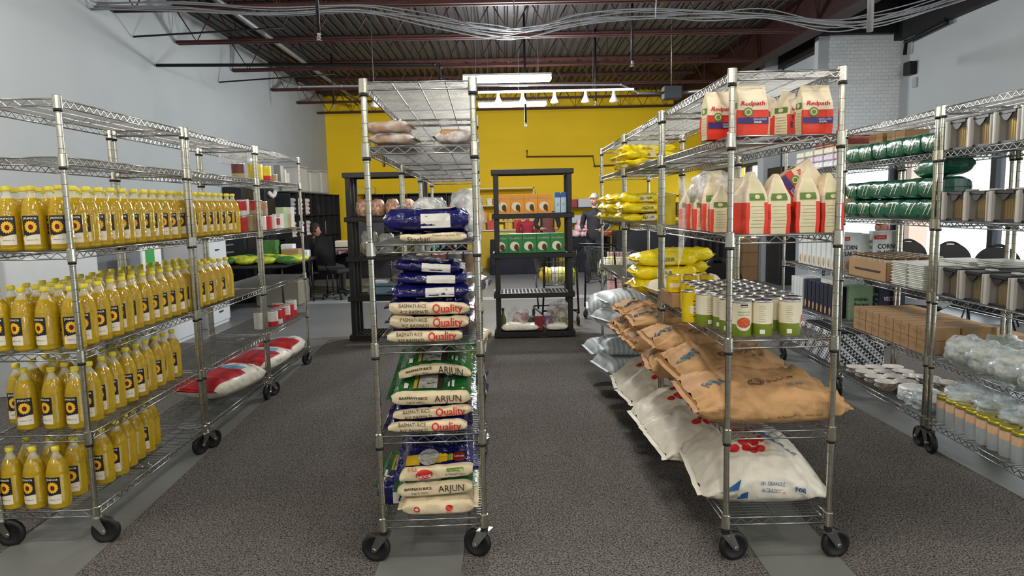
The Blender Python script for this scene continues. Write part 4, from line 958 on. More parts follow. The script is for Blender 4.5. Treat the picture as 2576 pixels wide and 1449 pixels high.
wbox, dbox, gbox = C(222, 228, 226), C(24, 28, 52), C(130, 160, 120)
for j in range(9):
    cereal(FW(.16, 1.36+.10*j, .943), RF-PI/2, .085, .22, .29, wbox, [], 'white cereal box, spine to the aisle, %s from the near end' % ORD[j], 'white cereal boxes on end', tcol=darkm)
cereal(FW(.36, 1.30, .943), RF, .20, .07, .31, wbox, ['CORN', 'FLAKES'], 'white CORN FLAKES box facing the viewer behind the jar tray', band=redp)
cereal(FW(.10, 1.32, .943), RF, .17, .06, .30, wbox, ['CORN', 'FLAKES'], 'white CORN FLAKES box half hidden by the right rack post', band=redp)
for j in range(8):
    cereal(FW(.16, 1.42+.085*j, .563), RF-PI/2, .075, .22, .25, dbox, [], 'dark blue cereal box, spine to the aisle, %s from the near end' % ORD[j], 'dark cereal boxes on end')
for j in range(4):
    cereal(FW(.15, 2.12+.07*j, .563), RF-PI/2, .06, .2, .25, wbox, [], 'pale slim box after the dark cereal boxes, %s' % ORD[j], 'pale slim boxes')
cereal(FW(.42, 1.30, .563), RF, .20, .07, .27, dbox, ['VECTOR'], 'dark blue VECTOR cereal box behind the kraft cartons', tcol=whitep)
cereal(FW(.20, 1.32, .563), RF, .17, .07, .27, gbox, ['mini-', 'bran'], 'green cereal box left of the VECTOR box')
o = cereal(FW(.16, 1.55, .563+.255), RF-PI/2, .34, .2, .05, wbox, [], 'flat pale box lying on the dark cereal boxes')
snk = [C(190, 90, 80), C(196, 196, 170), C(200, 180, 205), C(214, 216, 222)]
for j in range(5):
    for k in range(4):
        if k == 3 and j > 2: continue
        c = snk[[3, 2, 1, 0][k]]; b = MB(); b.box(-.16, .16, -.09, .09, 0, .052, mat('snack%d' % k, c, .5, 0, .25, 25), bev=.008)
        thing(b.build('snack_pack', None, FW(.2, 1.40+.2*j, 1.757+.054*k), RF), 'snack pack on the far window-side top shelf, %s stack, %s layer' % (ORD[j], ORD[k]), 'pack', 'snack packs on the far top shelf')
carton(FW(.3, 1.55, 1.368), RF, .3, .4, .12, 'white and red printed carton beside the green packs', 'printed_carton')
for j in range(4): carton(FW(.2, 1.75+.17*j, 1.368), RF, .28, .15, .14, 'carton on the chest-high far window-side shelf, %s from near end' % ORD[j], 'printed_carton', 'cartons on the far shelf')

# ================================================================== LEFT ROW, FAR RACK
def LW(u, v, z): p = W('L', u, v, z); return (p.x, p.y, p.z)
redl = mat('red_label', C(190, 40, 42), .45, 0, .25, 25); whl = mat('white_label', C(222, 220, 212), .5, 0, .08, 25); yl = mat('yellow_label', C(226, 205, 40), .45, 0, .2, 20); tanl = mat('kraft_label', C(170, 150, 110), .6, 0, .2, 20)
def cans(spec, z0, where, g):
    for i, (u, v, r, h, m1, m2, lv) in enumerate(spec):
        x, y, z = LW(u, v, z0+lv); tin('tin_can', r, h, m1, (x, y, z), 'tin %s, %s along the aisle%s' % (where, ORD[i], ', upper' if lv else ''), g, lower=m2)
cans([(.33, 2.36, .045, .12, redl, redl, 0), (.33, 2.36, .045, .12, redl, whl, .122), (.36, 2.47, .05, .13, tanl, tanl, 0), (.30, 2.50, .045, .12, whl, whl, .132), (.36, 2.62, .04, .11, whl, redl, 0), (.35, 2.74, .045, .12, whl, whl, 0),
      (.36, 2.86, .045, .12, redl, redl, 0), (.30, 2.80, .05, .13, redl, tanl, .121), (.36, 2.98, .045, .12, whl, whl, 0), (.30, 2.95, .045, .12, tanl, tanl, .122), (.36, 3.10, .04, .10, redl, whl, 0)], 1.348, 'on the chest-high far left shelf', 'tins on the chest-high far left shelf')
for i in range(4):
    b = MB(); b.box(-.035, .035, -.06, .06, 0, .19 if i % 2 else .13, [whl, mat('pale_green_box', C(176, 190, 150), .5), tanl, whl][i], bev=.002)
    thing(b.build('small_box', None, LW(.35, 3.22+.11*i, 1.348), RK['L'][2]), 'small upright box on the chest-high far left shelf, %s after the tins' % ORD[i], 'box', 'small boxes on the far left shelf')
cans([(.30, 2.45, .05, .12, mat('maroon_label', C(98, 52, 50), .5), tanl, 0), (.34, 2.72, .055, .13, yl, yl, 0), (.30, 2.86, .055, .13, yl, yl, 0), (.34, 2.95, .055, .13, yl, redl, 0), (.30, 3.08, .05, .13, redl, yl, 0), (.33, 3.20, .04, .07, tanl, tanl, 0)], 1.758, 'on the upper far left shelf', 'tins on the upper far left shelf')
for i in range(3):
    b = MB(); b.box(-.03, .03, -.05, .05, 0, .16-.03*i, [mat('grey_box', C(120, 118, 114), .5), whl, whl][i], bev=.002); thing(b.build('small_box', None, LW(.32, 3.42+.1*i, 1.758), .2*i), 'small box near the end post of the upper far left shelf, %s' % ORD[i], 'box', 'small boxes on the upper far left shelf')
b = MB(); b.box(-.11, .11, -.13, .13, 0, .13, film2, bev=.01); o = b.build('clear_box', None, LW(.2, 2.75, 1.89), RK['L'][2]); thing(o, 'bluish clear plastic box on top of the yellow tins', 'box')
cans([(.30, 2.72, .048, .14, whl, whl, 0), (.36, 2.86, .048, .13, whl, redl, 0), (.36, 2.98, .048, .13, redl, whl, 0), (.35, 3.10, .048, .13, redl, redl, 0), (.36, 3.22, .048, .13, whl, redl, 0), (.36, 3.34, .048, .13, redl, redl, 0), (.35, 3.46, .05, .15, whl, redl, 0), (.25, 3.38, .05, .13, redl, whl, 0)], .523, 'on the knee-high far left shelf', 'tins on the knee-high far left shelf')
bluepr = mat('light_blue_print', C(110, 160, 200), .5); redsack = mat('red_sack_print', C(176, 28, 34), .45, 0, .12, 8)
def rbw(u, v, rz, label, seed, Lx=.62, D=.40, T=.17, z=.168):
    b, F, Tp = sack(Lx, D, T, seed, lambda t, s: (redsack if (.5 < (t % (2*PI)) < 2.5 and s < .15) else (bluepr if (.6 < t < 2.2 and .15 <= s < .42) else saltm)), e1=.75, e2=.8, wr=.014, pinch=.12, nu=44, nv=36, dpinch=.12)
    text_on(b, 'RICE PREMIUM', lambda x, y: Tp(x, y), .2, -.12, .03, inkk, width=.14, ang=1.4)
    o = b.build('printed_sack', None, LW(u, v, z), None, (0, 0, RK['L'][2]+rz)); thing(o, label, 'sack', 'white sacks with red and blue print'); return o
rbw(.22, 2.05, PI/2-.25, 'nearest white sack with red and blue print on the lowest left shelf', 90)
rbw(.24, 2.80, PI/2-.1, 'white sack with red and blue print just beyond the second pair of posts', 91, T=.15)
rbw(.26, 3.32, PI/2+.05, 'farthest white sack with red and blue print, at the end of the left row', 92, Lx=.5, T=.15)

# ================================================================== BLACK PLASTIC SHELVES
def slatshelf(w, d):
    b = MB(); b.box(0, w, 0, .03, -.055, 0, blackp, bev=.004); b.box(0, w, d-.03, d, -.055, 0, blackp, bev=.004); b.box(0, .03, .03, d-.03, -.055, 0, blackp); b.box(w-.03, w, .03, d-.03, -.055, 0, blackp)
    n = 20
    for i in range(1, n): x = .03+(w-.06)*i/n; b.box(x-.008, x+.008, .03, d-.03, -.022, -.004, blackp)
    for j in (1, 2, 3): y = d*j/4; b.box(.03, w-.03, y-.009, y+.009, -.03, -.004, blackp)
    return b.mesh('vented_shelf')
VS = slatshelf(.92, .46)
lg = MB(); lg.box(-.028, .028, -.02, .02, 0, .40, blackp, bev=.006); LEGM = lg.mesh('leg')
def plastic(loc, rz, label):
    e = empty('plastic_shelving_unit', loc, rz); thing(e, label, 'shelving unit')
    zs = [.08, .525, .975, 1.42, 1.91]
    for z in zs: link('vented_shelf', VS, e, (0, 0, z))
    for k in range(4):
        for x in (.05, .87):
            for y in (.05, .23, .41) if x < .5 else (.05, .41):
                o = link('leg', LEGM, e, (x, y, zs[k]-.005)); o.scale = (1, 1, (zs[k+1]-.05-zs[k])/.395)
    return e
plastic((-.150, 7.78, 0), .0, 'black plastic shelving unit in the centre holding orange and green boxes')
plastic((-1.80, 7.80, 0), .0, 'black plastic shelving unit left of the centre rack with snack bags')
orangeb = mat('orange_box', C(240, 160, 50), .5, 0, .06, 10); greenb = mat('green_box', C(40, 128, 66), .5, 0, .06, 10); blueb = mat('blue_box', C(50, 90, 170), .5); lblue = mat('light_box', C(190, 215, 230), .5)
cofb = mat('coffee_brown', C(80, 48, 24), .5); crm = mat('cream_foam', C(240, 228, 200), .6)
def pbox(x, z, w, h, m_, label, g, d=.16, y=7.84, kind='cup', body='Breakfast'):
    b = MB(); b.box(-w/2, w/2, 0, d, 0, h, m_, bev=.002); F = lambda a, c, o=.002: Vector((a, -o, c))
    if kind == 'cup':
        text_on(b, body, F, 0, h*.78, h*.16, crm, width=w*.85, bold=.0008, shear=.2); disc_on(b, -w*.06, h*.36, w*.34, h*.24, F, crm, 16); disc_on(b, w*.06, h*.30, w*.17, h*.17, lambda a, c: F(a, c, .003), cofb, 12); rect_on(b, w*.12, w*.22, h*.08, h*.2, F, cofb, 1, 1)
    else:
        rect_on(b, -w/2, w/2, h*.75, h, F, blueb, 1, 1); text_on(b, 'Salt', F, 0, h*.4, h*.12, blueb, width=w*.6, ang=PI/2)
    o = b.build('tea_box' if kind == 'cup' else 'salt_box', None, (x, y, z), 0); thing(o, label, 'box', g)
for i in range(4): pbox(-.02+.155*i, 1.422, .152, .215, orangeb, 'orange Breakfast box on the centre black shelves, %s from left' % ORD[i], 'orange boxes', body='Breakfast')
for i in range(2): pbox(.59+.066*i, 1.422, .06, .225, lblue, 'slim white and blue box right of the orange boxes, %s' % ('left one', 'right one')[i], 'slim blue boxes', kind='s')
for i in range(5): pbox(-.05+.158*i, .977, .156, .215, greenb, 'green Breakfast box on the centre black shelves, %s from left' % ORD[i], 'green boxes', body='Breakfast')
# bottom shelf goods
b = MB(); b.lathe([(.03, 0), (.034, .01), (.034, .14), (.014, .19), (.013, .23), (.016, .235), (.016, .26), (0, .262)], mat('green_oil_glass', C(96, 106, 50), .15, trans=.4), 14, mats=[mat('green_oil_glass', (0, 0, 0))]*5+[blackp]*2)
thing(b.build('glass_bottle', None, (-.05, 7.9, .083)), 'green glass bottle with black cap on the bottom centre black shelf', 'bottle')
goods = [('white_bag', .06, .26, .2, .09, saltm, 101, 'white bag hanging over the front lip of the bottom centre shelf'), ('white_bag', .22, .26, .2, .08, saltm, 102, 'second white bag on the bottom centre shelf, under the red bag'), ('white_bag', .56, .24, .2, .08, saltm, 103, 'white bag at the right of the bottom centre shelf')]
for n_, x, Lx, D, T, m_, sd, lb in goods: thing(pillow_bag(n_, (x, 7.91, .083), Lx, D, T, m_, sd), lb, 'bag')
redgrain = mat('red_lentils', C(130, 62, 50), .6, 0, .3, 60)
o = bundle('lentil_bag', (.16, 8.06, .083), .2, .16, .19, redgrain, 3); thing(o, 'bag of red lentils on the bottom centre shelf', 'bag')
o = bundle('clear_bag', (.13, 8.02, .10), .26, .2, .24, film2, 6, amp=.25); thing(o, 'clear plastic bag around the lentils on the bottom centre shelf', 'plastic bag')
for i, (x, c, t) in enumerate(((.36, C(120, 40, 46), ''), (.47, C(110, 84, 104), 'C'))):
    b = MB(); b.box(-.05, .05, 0, .1, 0, .16, mat('pack%d' % i, c, .5, 0, .15, 20), bev=.004)
    if t: text_on(b, t, lambda a, c_: Vector((a, -.002, c_)), .01, .09, .12, whitep, bold=.003)
    thing(b.build('food_pack', None, (x, 7.84, .083)), ['dark red pack', 'mauve pack with a white C'][i]+' in the middle of the bottom centre shelf', 'pack')
o = bundle('herb_bag', (.27, 8.03, .083), .13, .16, .15, mat('dark_greens', C(60, 62, 48), .6, 0, .5, 30), 8); thing(o, 'dark greenish bag beside the dark red pack', 'bag')
o = bundle('herb_bag', (.62, 8.05, .083), .26, .22, .24, mat('dry_herbs', C(128, 112, 76), .6, 0, .4, 30), 9, amp=.3); thing(o, 'bag of dry brown leaves at the right of the bottom centre shelf', 'bag')
o = bundle('clear_bag', (.62, 8.04, .12), .3, .24, .28, film2, 12, amp=.3); thing(o, 'clear plastic bag around the dry leaves', 'plastic bag')
# left plastic unit goods
sn = mat('orange_snack', C(190, 96, 70), .4, 0, .6, 35, col2=C(226, 190, 160))
for i in range(5): o = bundle('snack_bag', (-1.62+.17*i, 7.98, 1.422), .16, .2, .20, sn, i*2.2, amp=.12); thing(o, 'orange snack bag on the left black shelves, %s from left' % ORD[i], 'bag', 'orange snack bags')
gg = mat('grey_snack', C(150, 148, 142), .4, 0, .4, 25)
for i in range(4): o = bundle('clear_snack_bag', (-1.56+.2*i, 7.98, .977), .2, .24, (.3, .26, .2, .28)[i], gg if i != 2 else mat('olive_bag', C(110, 116, 60), .4, 0, .3, 20), 30+i, amp=.2); thing(o, 'greyish bag on the chest-high left black shelf, %s from left' % ORD[i], 'bag', 'grey bags on the left black shelves')
b = MB(); b.box(-.2, .25, -.15, .13, 0, .11, mat('blue_grey_tote', C(120, 150, 166), .4), bev=.02); b.box(-.22, .27, -.17, .15, .11, .13, mat('blue_grey_tote', C(120, 150, 166), .4), bev=.006); thing(b.build('plastic_tote', None, (-1.38, 8.0, .528)), 'pale blue plastic tote with lid on the left black shelves', 'tote')
b = MB(); b.box(-.14, .14, -.1, .1, 0, .16, mat('mauve_carton', C(120, 110, 116), .5, 0, .4, 20), bev=.004); thing(b.build('printed_carton', None, (-1.18, 8.1, .66)), 'mauve printed carton on the pale blue tote', 'box')
b = MB(); b.box(-.10, .10, -.07, .07, 0, .03, white, bev=.006); thing(b.build('small_tray', None, (-1.46, 7.98, .659)), 'small white tray on the pale blue tote', 'tray')
#@@PART3
# ================================================================== BACKGROUND, LEFT WALL
offw = mat('white_laminate', C(208, 212, 214), .5, 0, .03, 6); greyp = mat('grey_divider', C(112, 114, 118), .7, 0, .08, 5); handm = mat('dark_handle', (.03, .03, .03), .4, .5)
def cabinet(x0, x1, y0, y1, h, ndr, label, handle=True, col=None):
    e = empty('cabinet', (x0, y0, 0)); thing(e, label, 'cabinet'); w, d = x1-x0, y1-y0
    b = MB(); b.box(0, w-.02, 0, d, .0, h, col or offw, bev=.004); b.build('cabinet_body', e)
    for i in range(ndr):
        z0_ = .05+(h-.08)*i/ndr; z1_ = .05+(h-.08)*(i+1)/ndr-.012
        b = MB(); b.box(w-.02, w, .01, d-.01, z0_, z1_, col or offw, bev=.003); dr = b.build('drawer', e)
        b = MB(); b.box(w, w+.02, d/2-.05, d/2+.05, (z0_+z1_)/2, (z0_+z1_)/2+.015, handm); b.build('handle', dr)
cabinet(-4.5, -3.85, 8.95, 9.6, 1.18, 4, 'tall white drawer cabinet against the left wall beyond the grey divider')
cabinet(-4.36, -3.80, 7.6, 8.55, .55, 1, 'low white cabinet against the left wall behind the oil bottles')
b = MB(); b.box(-4.45, -4.38, 7.1, 8.9, 0, 1.22, greyp, bev=.006); thing(b.build('divider_panel'), 'grey fabric divider panel along the left wall behind the white cabinets', 'divider')
b = MB(); b.box(-4.35, -4.1, 5.7, 7.0, 0, 1.15, offw, bev=.01); thing(b.build('white_partition'), 'white partition against the left wall behind the nearest oil rack', 'partition')
b = MB(); b.box(-4.05, -4.03, 7.72, 8.15, .72, 1.14, white); F = lambda a, c: Vector((-4.028, 7.93+a, c)); rect_on(b, -.14, .06, .74, 1.12, F, mat('green_poster', C(58, 158, 78), .5), 1, 1)
b.tube([(-4.05, 7.9, .5), (-4.05, 7.9, .75)], .012, handm); thing(b.build('green_sign'), 'small white and green sign standing on the low white cabinet', 'sign')
e = empty('tray_rack', (-4.25, 9.9, 0)); thing(e, 'pale blue narrow rack of trays beside the white drawer cabinet', 'rack')
b = MB(); b.box(-.02, .02, 0, .5, .55, 1.25, mat('pale_blue_panel', C(170, 184, 196), .5)); b.build('back_panel', e)
for i in range(6):
    b = MB(); b.box(.02, .20, .02, .48, .58+.11*i, .60+.11*i, mat('tray_grey', C(90, 98, 106), .5), bev=.003); b.build('tray', e)
locker = mat('black_locker', (.012, .012, .014), .5, 0, .2, 6)
for i, (y0, y1, lb) in enumerate(((11.45, 12.0, 'tall black cabinet on the left wall just past the white drawer cabinet'), (12.55, 13.05, 'tall black cabinet on the left wall next to the cube shelves'))):
    e = empty('tall_cabinet', (-4.58, y0, 0)); thing(e, lb, 'cabinet'); b = MB(); b.box(0, .3, 0, y1-y0, 0, 1.92, locker, bev=.008); b.build('cabinet_body', e)
    b = MB(); b.box(.3, .315, .01, (y1-y0)-.01, .06, 1.88, locker, bev=.004); d_ = b.build('door', e); b = MB(); b.box(.315, .33, .05, .065, .9, 1.1, handm); b.build('handle', d_)
b = MB()
for i in range(6): b.ball((-4.235+rnd.uniform(0, .03), 12.65+.06*i, 1.80+rnd.uniform(-.05, .05)), .045, mat('white_balls', C(210, 206, 200), .6, 0, .1, 20), 8, 5)
thing(b.build('paper_garland'), 'white paper balls hanging on the second tall black cabinet', 'decoration')
# black cube shelves
def cubes(loc, rz, n, label, levels=4, hh=.47):
    e = empty('cube_shelf', loc, rz); thing(e, label, 'shelf'); w = n*.5; H_ = levels*hh
    b = MB()
    for i in range(n+1): b.box(i*.5-.012, i*.5+.012, 0, .38, 0, H_, locker)
    b.build('uprights', e); b = MB(); b.box(0, w, .36, .38, 0, H_, locker); b.build('back_panel', e)
    for i in range(levels+1): b = MB(); b.box(-.012, w+.012, -.005, .38, i*hh-.012, i*hh+.012, locker); b.build('shelf_board', e)
    return e
cubes((-4.2, 13.75, 0), PI/2, 4, 'black cube shelving along the left wall holding folded towels')   # local x -> world y, local y -> world -x
cubes((-4.2, 15.8, 0), PI/2, 4, 'black cube shelving in the far left corner crowded with small goods')
cubes((-3.6, 17.95, 0), 0, 2, 'black cube shelving on the yellow wall, left end, with small goods'); cubes((-2.5, 17.95, 0), 0, 3, 'black cube shelving on the yellow wall behind the left plastic shelves')
towel = [mat('grey_towel', C(168, 172, 176), .9, 0, .1, 12, bump=.5), mat('pink_towel', C(228, 206, 198), .9, 0, .1, 12, bump=.5)]
k = 0
for lv, zz in enumerate((1.41+.014, .94+.014)):
    for c in range(3):
        for t in range(4):
            b = MB(); b.box(-.16, .16, -.19, .19, 0, .085, towel[0 if (c == 0 and lv == 0) or c == 1 and lv == 1 and t == 0 else 1], bev=.03)
            o = b.build('folded_towel', None, (-4.38, 14.0+.5*c, zz+.086*t), rnd.uniform(-.08, .08)); thing(o, 'folded towel, %s cube shelf row, %s cube, %s up' % (('upper', 'lower')[lv], ORD[c], ORD[t]), 'towel', 'folded towels in the black cube shelves')
cols = [C(190, 60, 60), C(70, 180, 180), C(220, 220, 215), C(60, 60, 60), C(200, 170, 60), C(120, 90, 70), C(150, 150, 160), C(90, 150, 90)]
cm_ = [mat('goods_%d' % i, c, .5, 0, .1, 20) for i, c in enumerate(cols)]
def smallgoods(x, y, z, n, dx, dy, label, g, hmax=.2, w=.045, mm=None):
    for i in range(n):
        h = rnd.uniform(.5, 1)*hmax; r = w*rnd.uniform(.7, 1); b = MB(); m_ = rnd.choice(mm or cm_)
        if rnd.random() < .55: b.lathe([(r*.9, 0), (r, .01), (r, h*.75), (r*.5, h*.85), (r*.4, h), (0, h)], m_, 10)
        else: b.box(-r, r, -r*.8, r*.8, 0, h, m_, bev=.003)
        thing(b.build('shelf_item', None, (x+dx*i, y+dy*i, z)), '%s, %s' % (label, ORD[i]), 'item', g)
for lv in range(4):
    smallgoods(-4.38, 15.95, .014+.47*lv, 12, 0, .16, 'small item in the far left corner cubes, level %s' % ORD[lv], 'small goods in the corner cubes', .34 if lv else .4, .07)
    smallgoods(-3.50, 18.1, .014+.47*lv, 6, .155, 0, 'small item on the yellow wall, left shelf, level %s' % ORD[lv], 'small goods on the left yellow-wall shelf', .3, .055)
    smallgoods(-2.40, 18.1, .014+.47*lv, 9, .155, 0, 'small item behind the left plastic shelves, level %s' % ORD[lv], 'small goods behind the left plastic shelves', .28, .055)
tote = see_through('frosted_tote', C(216, 214, 206), .45, .3)
for i, (y, h) in enumerate(((14.6, .5), (15.4, .45), (16.3, .5))):
    b = MB(); b.box(-.2, .2, -.3, .3, 0, h, tote, bev=.03); o = b.build('plastic_tote', None, (-4.35, y, 1.895)); thing(o, 'large clear plastic tote on top of the cube shelves, %s from the front' % ORD[i], 'tote', 'clear totes on the cube shelves')
    b = MB(); b.box(-.22, .22, -.32, .32, h, h+.03, tote, bev=.01); b.build('lid', o)
b = MB(); b.box(-.25, .25, -.14, .14, 0, .2, mat('yellow_tub', C(238, 206, 60), .4), bev=.02); thing(b.build('yellow_tub', None, (-3.6, 18.15, 1.893)), 'yellow tub on top of the shelves in the corner of the yellow wall', 'tub')
# produce table
e = empty('folding_table', (-3.62, 9.9, 0)); thing(e, 'dark folding table with produce behind the left row', 'table')
b = MB(); b.box(-.62, .45, 0, 1.85, .70, .74, mat('dark_table_top', C(46, 42, 44), .5), bev=.006); b.build('table_top', e)
for x in (-.56, .4):
    for y in (.05, 1.6 if x > 0 else 1.8): b = MB(); b.tube([(x, y, 0), (x, y, .70)], .014, blackp); b.build('leg', e)
prod = [mat('lime_produce', C(190, 200, 50), .4, 0, .3, 25), mat('leaf_produce', C(70, 120, 50), .5, 0, .4, 25), mat('kraft_box', C(170, 136, 96)), white]
for i in range(14):
    b = MB(); b.ball((0, 0, .06), (.16, .12, .06), prod[0 if i % 3 else 1], 12, 8); o = b.build('produce_bag', None, (-4.05+.29*(i % 4)+.03*(i//4), 10.05+.22*(i//4), .742+.0*(i % 2)), rnd.uniform(-.5, .5)); thing(o, 'bag of yellow-green produce on the dark table, %s from the near left' % ORD[i], 'produce bag', 'produce bags on the dark table')
for i, (x, y, sx, sz, m_) in enumerate(((-3.45, 11.2, .28, .16, prod[2]), (-3.85, 11.4, .24, .3, prod[1]), (-3.38, 11.5, .26, .12, white), (-3.62, 11.6, .2, .22, white))):
    b = MB(); b.box(-sx/2, sx/2, -.13, .13, 0, sz, m_, bev=.01); thing(b.build('table_box', None, (x, y, .742), .1), ['kraft box of produce at the right edge of the dark table', 'green box at the back of the dark table', 'low white box at the right edge of the dark table', 'white tub standing at the far right of the dark table'][i], 'box')
b = MB(); b.box(-.35, .35, -.3, .3, 0, .4, mat('beige_bin', C(132, 126, 112), .6), bev=.02); thing(b.build('beige_bin', None, (-3.65, 11.3, 0)), 'beige storage bin on the floor beneath the produce table', 'bin')
# dark screen cabinet, desk, chair, monitor
b = MB(); b.box(-.02, .02, 0, 2.2, 0, 1.0, locker, bev=.01); b.box(.02, .4, 0, .04, 0, 1.0, locker); thing(b.build('dark_display', None, (-4.16, 13.2, 0)), 'dark wide cabinet front below the towels on the left', 'cabinet')
e = empty('office_desk', (-3.75, 12.6, 0)); thing(e, 'dark office desk where the seated person works', 'desk')
b = MB(); b.box(0, 1.7, 0, .7, .72, .76, mat('dark_desk_top', C(60, 58, 58), .35), bev=.005); b.build('desk_top', e)
b = MB(); b.box(.05, 1.65, .6, .62, .2, .7, locker); b.build('modesty_panel', e)
for x in (.05, 1.65):
    for y in (.05, .65): b = MB(); b.tube([(x, y, 0), (x, y, .72)], .02, blackp); b.build('leg', e)
b = MB(); b.box(-.27, .27, -.015, .015, .12, .5, locker, bev=.006); b.box(-.03, .03, -.02, .02, 0, .14, locker); b.box(-.12, .12, -.09, .09, 0, .012, locker, bev=.003); thing(b.build('monitor', None, (-2.55, 13.1, .762), .2), 'dark computer monitor on the office desk', 'monitor')
b = MB(); b.box(-.17, .17, -.14, .14, 0, .18, mat('cream_printer', C(214, 200, 176), .5), bev=.02); b.box(-.15, .15, -.16, -.13, .05, .07, darkm); thing(b.build('printer', None, (-3.0, 13.0, .762)), 'small cream printer beside the seated person', 'printer')
def office_chair(loc, rz, label):
    e = empty('office_chair', loc, rz); thing(e, label, 'chair')
    b = MB(); b.box(-.24, .24, -.23, .23, .44, .51, blackp, bev=.02); b.build('seat', e)
    b = MB(); b.grid(lambda u, v: Vector(((u-.5)*.44*(1-.15*abs(v-.5)), .24+.03*math.sin(PI*u), .58+.5*v)), 8, 8, blackp); b.grid(lambda u, v: Vector(((u-.5)*.44*(1-.15*abs(v-.5)), .28+.03*math.sin(PI*u), .58+.5*v)), 8, 8, blackp); b.build('backrest', e)
    b = MB(); b.tube([(0, 0, .08), (0, 0, .44)], .025, blackp, 8); b.tube([(0, .2, .47), (0, .27, .62)], .02, blackp); b.build('column', e)
    for i in range(5):
        t = 2*PI*i/5; b = MB(); b.tube([(0, 0, .1), (.28*math.cos(t), .28*math.sin(t), .07)], .018, blackp); b.ball((.28*math.cos(t), .28*math.sin(t), .03), .03, rubber, 8, 6); b.build('leg', e)
office_chair((-2.9, 11.9, 0), 2.6, 'black office chair in front of the office desk')
# ================================================================== FAR CENTRE AND RIGHT
clothk = mat('black_tablecloth', (.012, .013, .02), .85, 0, .3, 6, bump=.3)
def draped(x0, x1, y0, y1, h, label):
    b = MB(); b.box(x0, x1, y0, y1, h-.01, h, clothk)
    def fn(u, v):
        P4 = [(x0, y0), (x1, y0), (x1, y1), (x0, y1)]; k_ = u*4; i = int(k_) % 4; f = k_-int(k_); a, c = P4[i], P4[(i+1) % 4]
        x, y = a[0]+(c[0]-a[0])*f, a[1]+(c[1]-a[1])*f; o_ = .02*math.sin(u*90)*(1-v); dx = (-1 if i == 3 else 1 if i == 1 else 0); dy = (-1 if i == 0 else 1 if i == 2 else 0)
        return Vector((x+dx*o_, y+dy*o_, .01+(h-.01)*v))
    b.grid(fn, 96, 3, clothk, True, closeu=True); o = b.build('draped_table'); thing(o, label, 'table'); return o
draped(-.35, 1.02, 15.4, 16.1, .76, 'table under a black cloth in front of the yellow display'); draped(1.5, 2.35, 15.6, 16.3, .78, 'table under a black cloth at the right of the black plastic shelves, loaded with bread')
breadm = mat('pale_bread', C(240, 214, 190), .7, 0, .15, 14, bump=.4); pinkw = mat('pink_wrap', C(238, 200, 204), .5, 0, .2, 14, bump=.4)
for i in range(16):
    lv = i//6; x = 1.6+.13*(i % 6)+.05*lv; o = bundle('bread_bag', (x, 15.75+.1*(i % 2), .78+.13*lv), .2, .3, .17, pinkw if (i % 6) < 3 else breadm, i*1.7, amp=.2, n=12, m=8); thing(o, 'bag of bread on the black-covered table, %s in the heap' % ORD[i], 'bread bag', 'bread bags on the black table')
# pale counter with goods before the yellow wall
b = MB(); b.box(-.95, 1.15, 17.0, 17.6, 0, .92, mat('yellow_counter', C(206, 170, 40), .6), bev=.01); b.box(-1.0, 1.2, 16.95, 17.65, .92, .95, white, bev=.004); thing(b.build('display_counter'), 'yellow counter with a white top in front of the yellow wall', 'counter')
yg = [mat('yg%d' % i, c, .5, 0, .25, 20) for i, c in enumerate((C(232, 200, 60), C(240, 224, 130), C(214, 180, 50), C(240, 232, 214), C(200, 60, 50), C(226, 150, 50)))]
def wallshelf(x0, x1, y0, y1, zs, label, H_=None, post_=blackp, backm=None):
    e = empty('display_shelf', (x0, y0, 0)); thing(e, label, 'shelf'); w, d = x1-x0, y1-y0
    for z in zs: b = MB(); b.box(0, w, 0, d, z-.03, z, post_); b.build('shelf_board', e)
    for x in (0, w-.03): b = MB(); b.box(x, x+.03, 0, .03, 0, H_ or zs[-1], post_); b.box(x, x+.03, d-.03, d, 0, H_ or zs[-1], post_); b.build('upright', e)
palem = mat('pale_shelf', C(226, 216, 170), .5)
wallshelf(-.75, .75, 17.7, 18.2, (.3, .75, 1.15, 1.55, 1.98), 'pale shelving packed with yellow goods on the yellow wall behind the orange boxes', post_=palem)
for li, z in enumerate((.3, .75, 1.15, 1.55)):
    smallgoods(-.65, 17.85, z, 11, .13, 0, 'yellow packet on the pale shelving, level %s' % ORD[li], 'yellow packets on the pale shelving', .3, .065, yg)
for i in range(9):
    b = MB(); b.box(-.09, .09, -.12, .12, 0, .12+.05*(i % 3), yg[(i*2) % 6], bev=.005); thing(b.build('counter_box', None, (-.8+.22*i, 17.3, .95)), 'small box on the white counter top, %s from left' % ORD[i], 'box', 'boxes on the white counter')
wallshelf(1.55, 3.0, 17.8, 18.25, (.2, .75, 1.05, 1.45), 'black wall shelf with white boxes right of the black plastic shelves')
for i, (x, w, h, z, c, lb) in enumerate(((1.72, .26, .2, 1.45, C(176, 52, 60), 'red box on the black wall shelf behind the standing person'), (2.12, .5, .22, 1.45, C(214, 216, 220), 'long white box on the black wall shelf behind the standing person'), (1.88, .5, .2, 1.05, C(220, 222, 220), 'white crate on the middle level of the black wall shelf'),
      (1.88, .5, .12, .755, C(232, 224, 220), 'pinkish crate on the lower level of the black wall shelf'), (2.7, .4, .2, 1.05, C(190, 180, 170), 'grey box at the right of the black wall shelf'))):
    b = MB(); b.box(-w/2, w/2, -.15, .15, 0, h, mat('wb%d' % i, c, .5), bev=.008); thing(b.build('crate', None, (x, 18.0, z)), lb, 'crate')
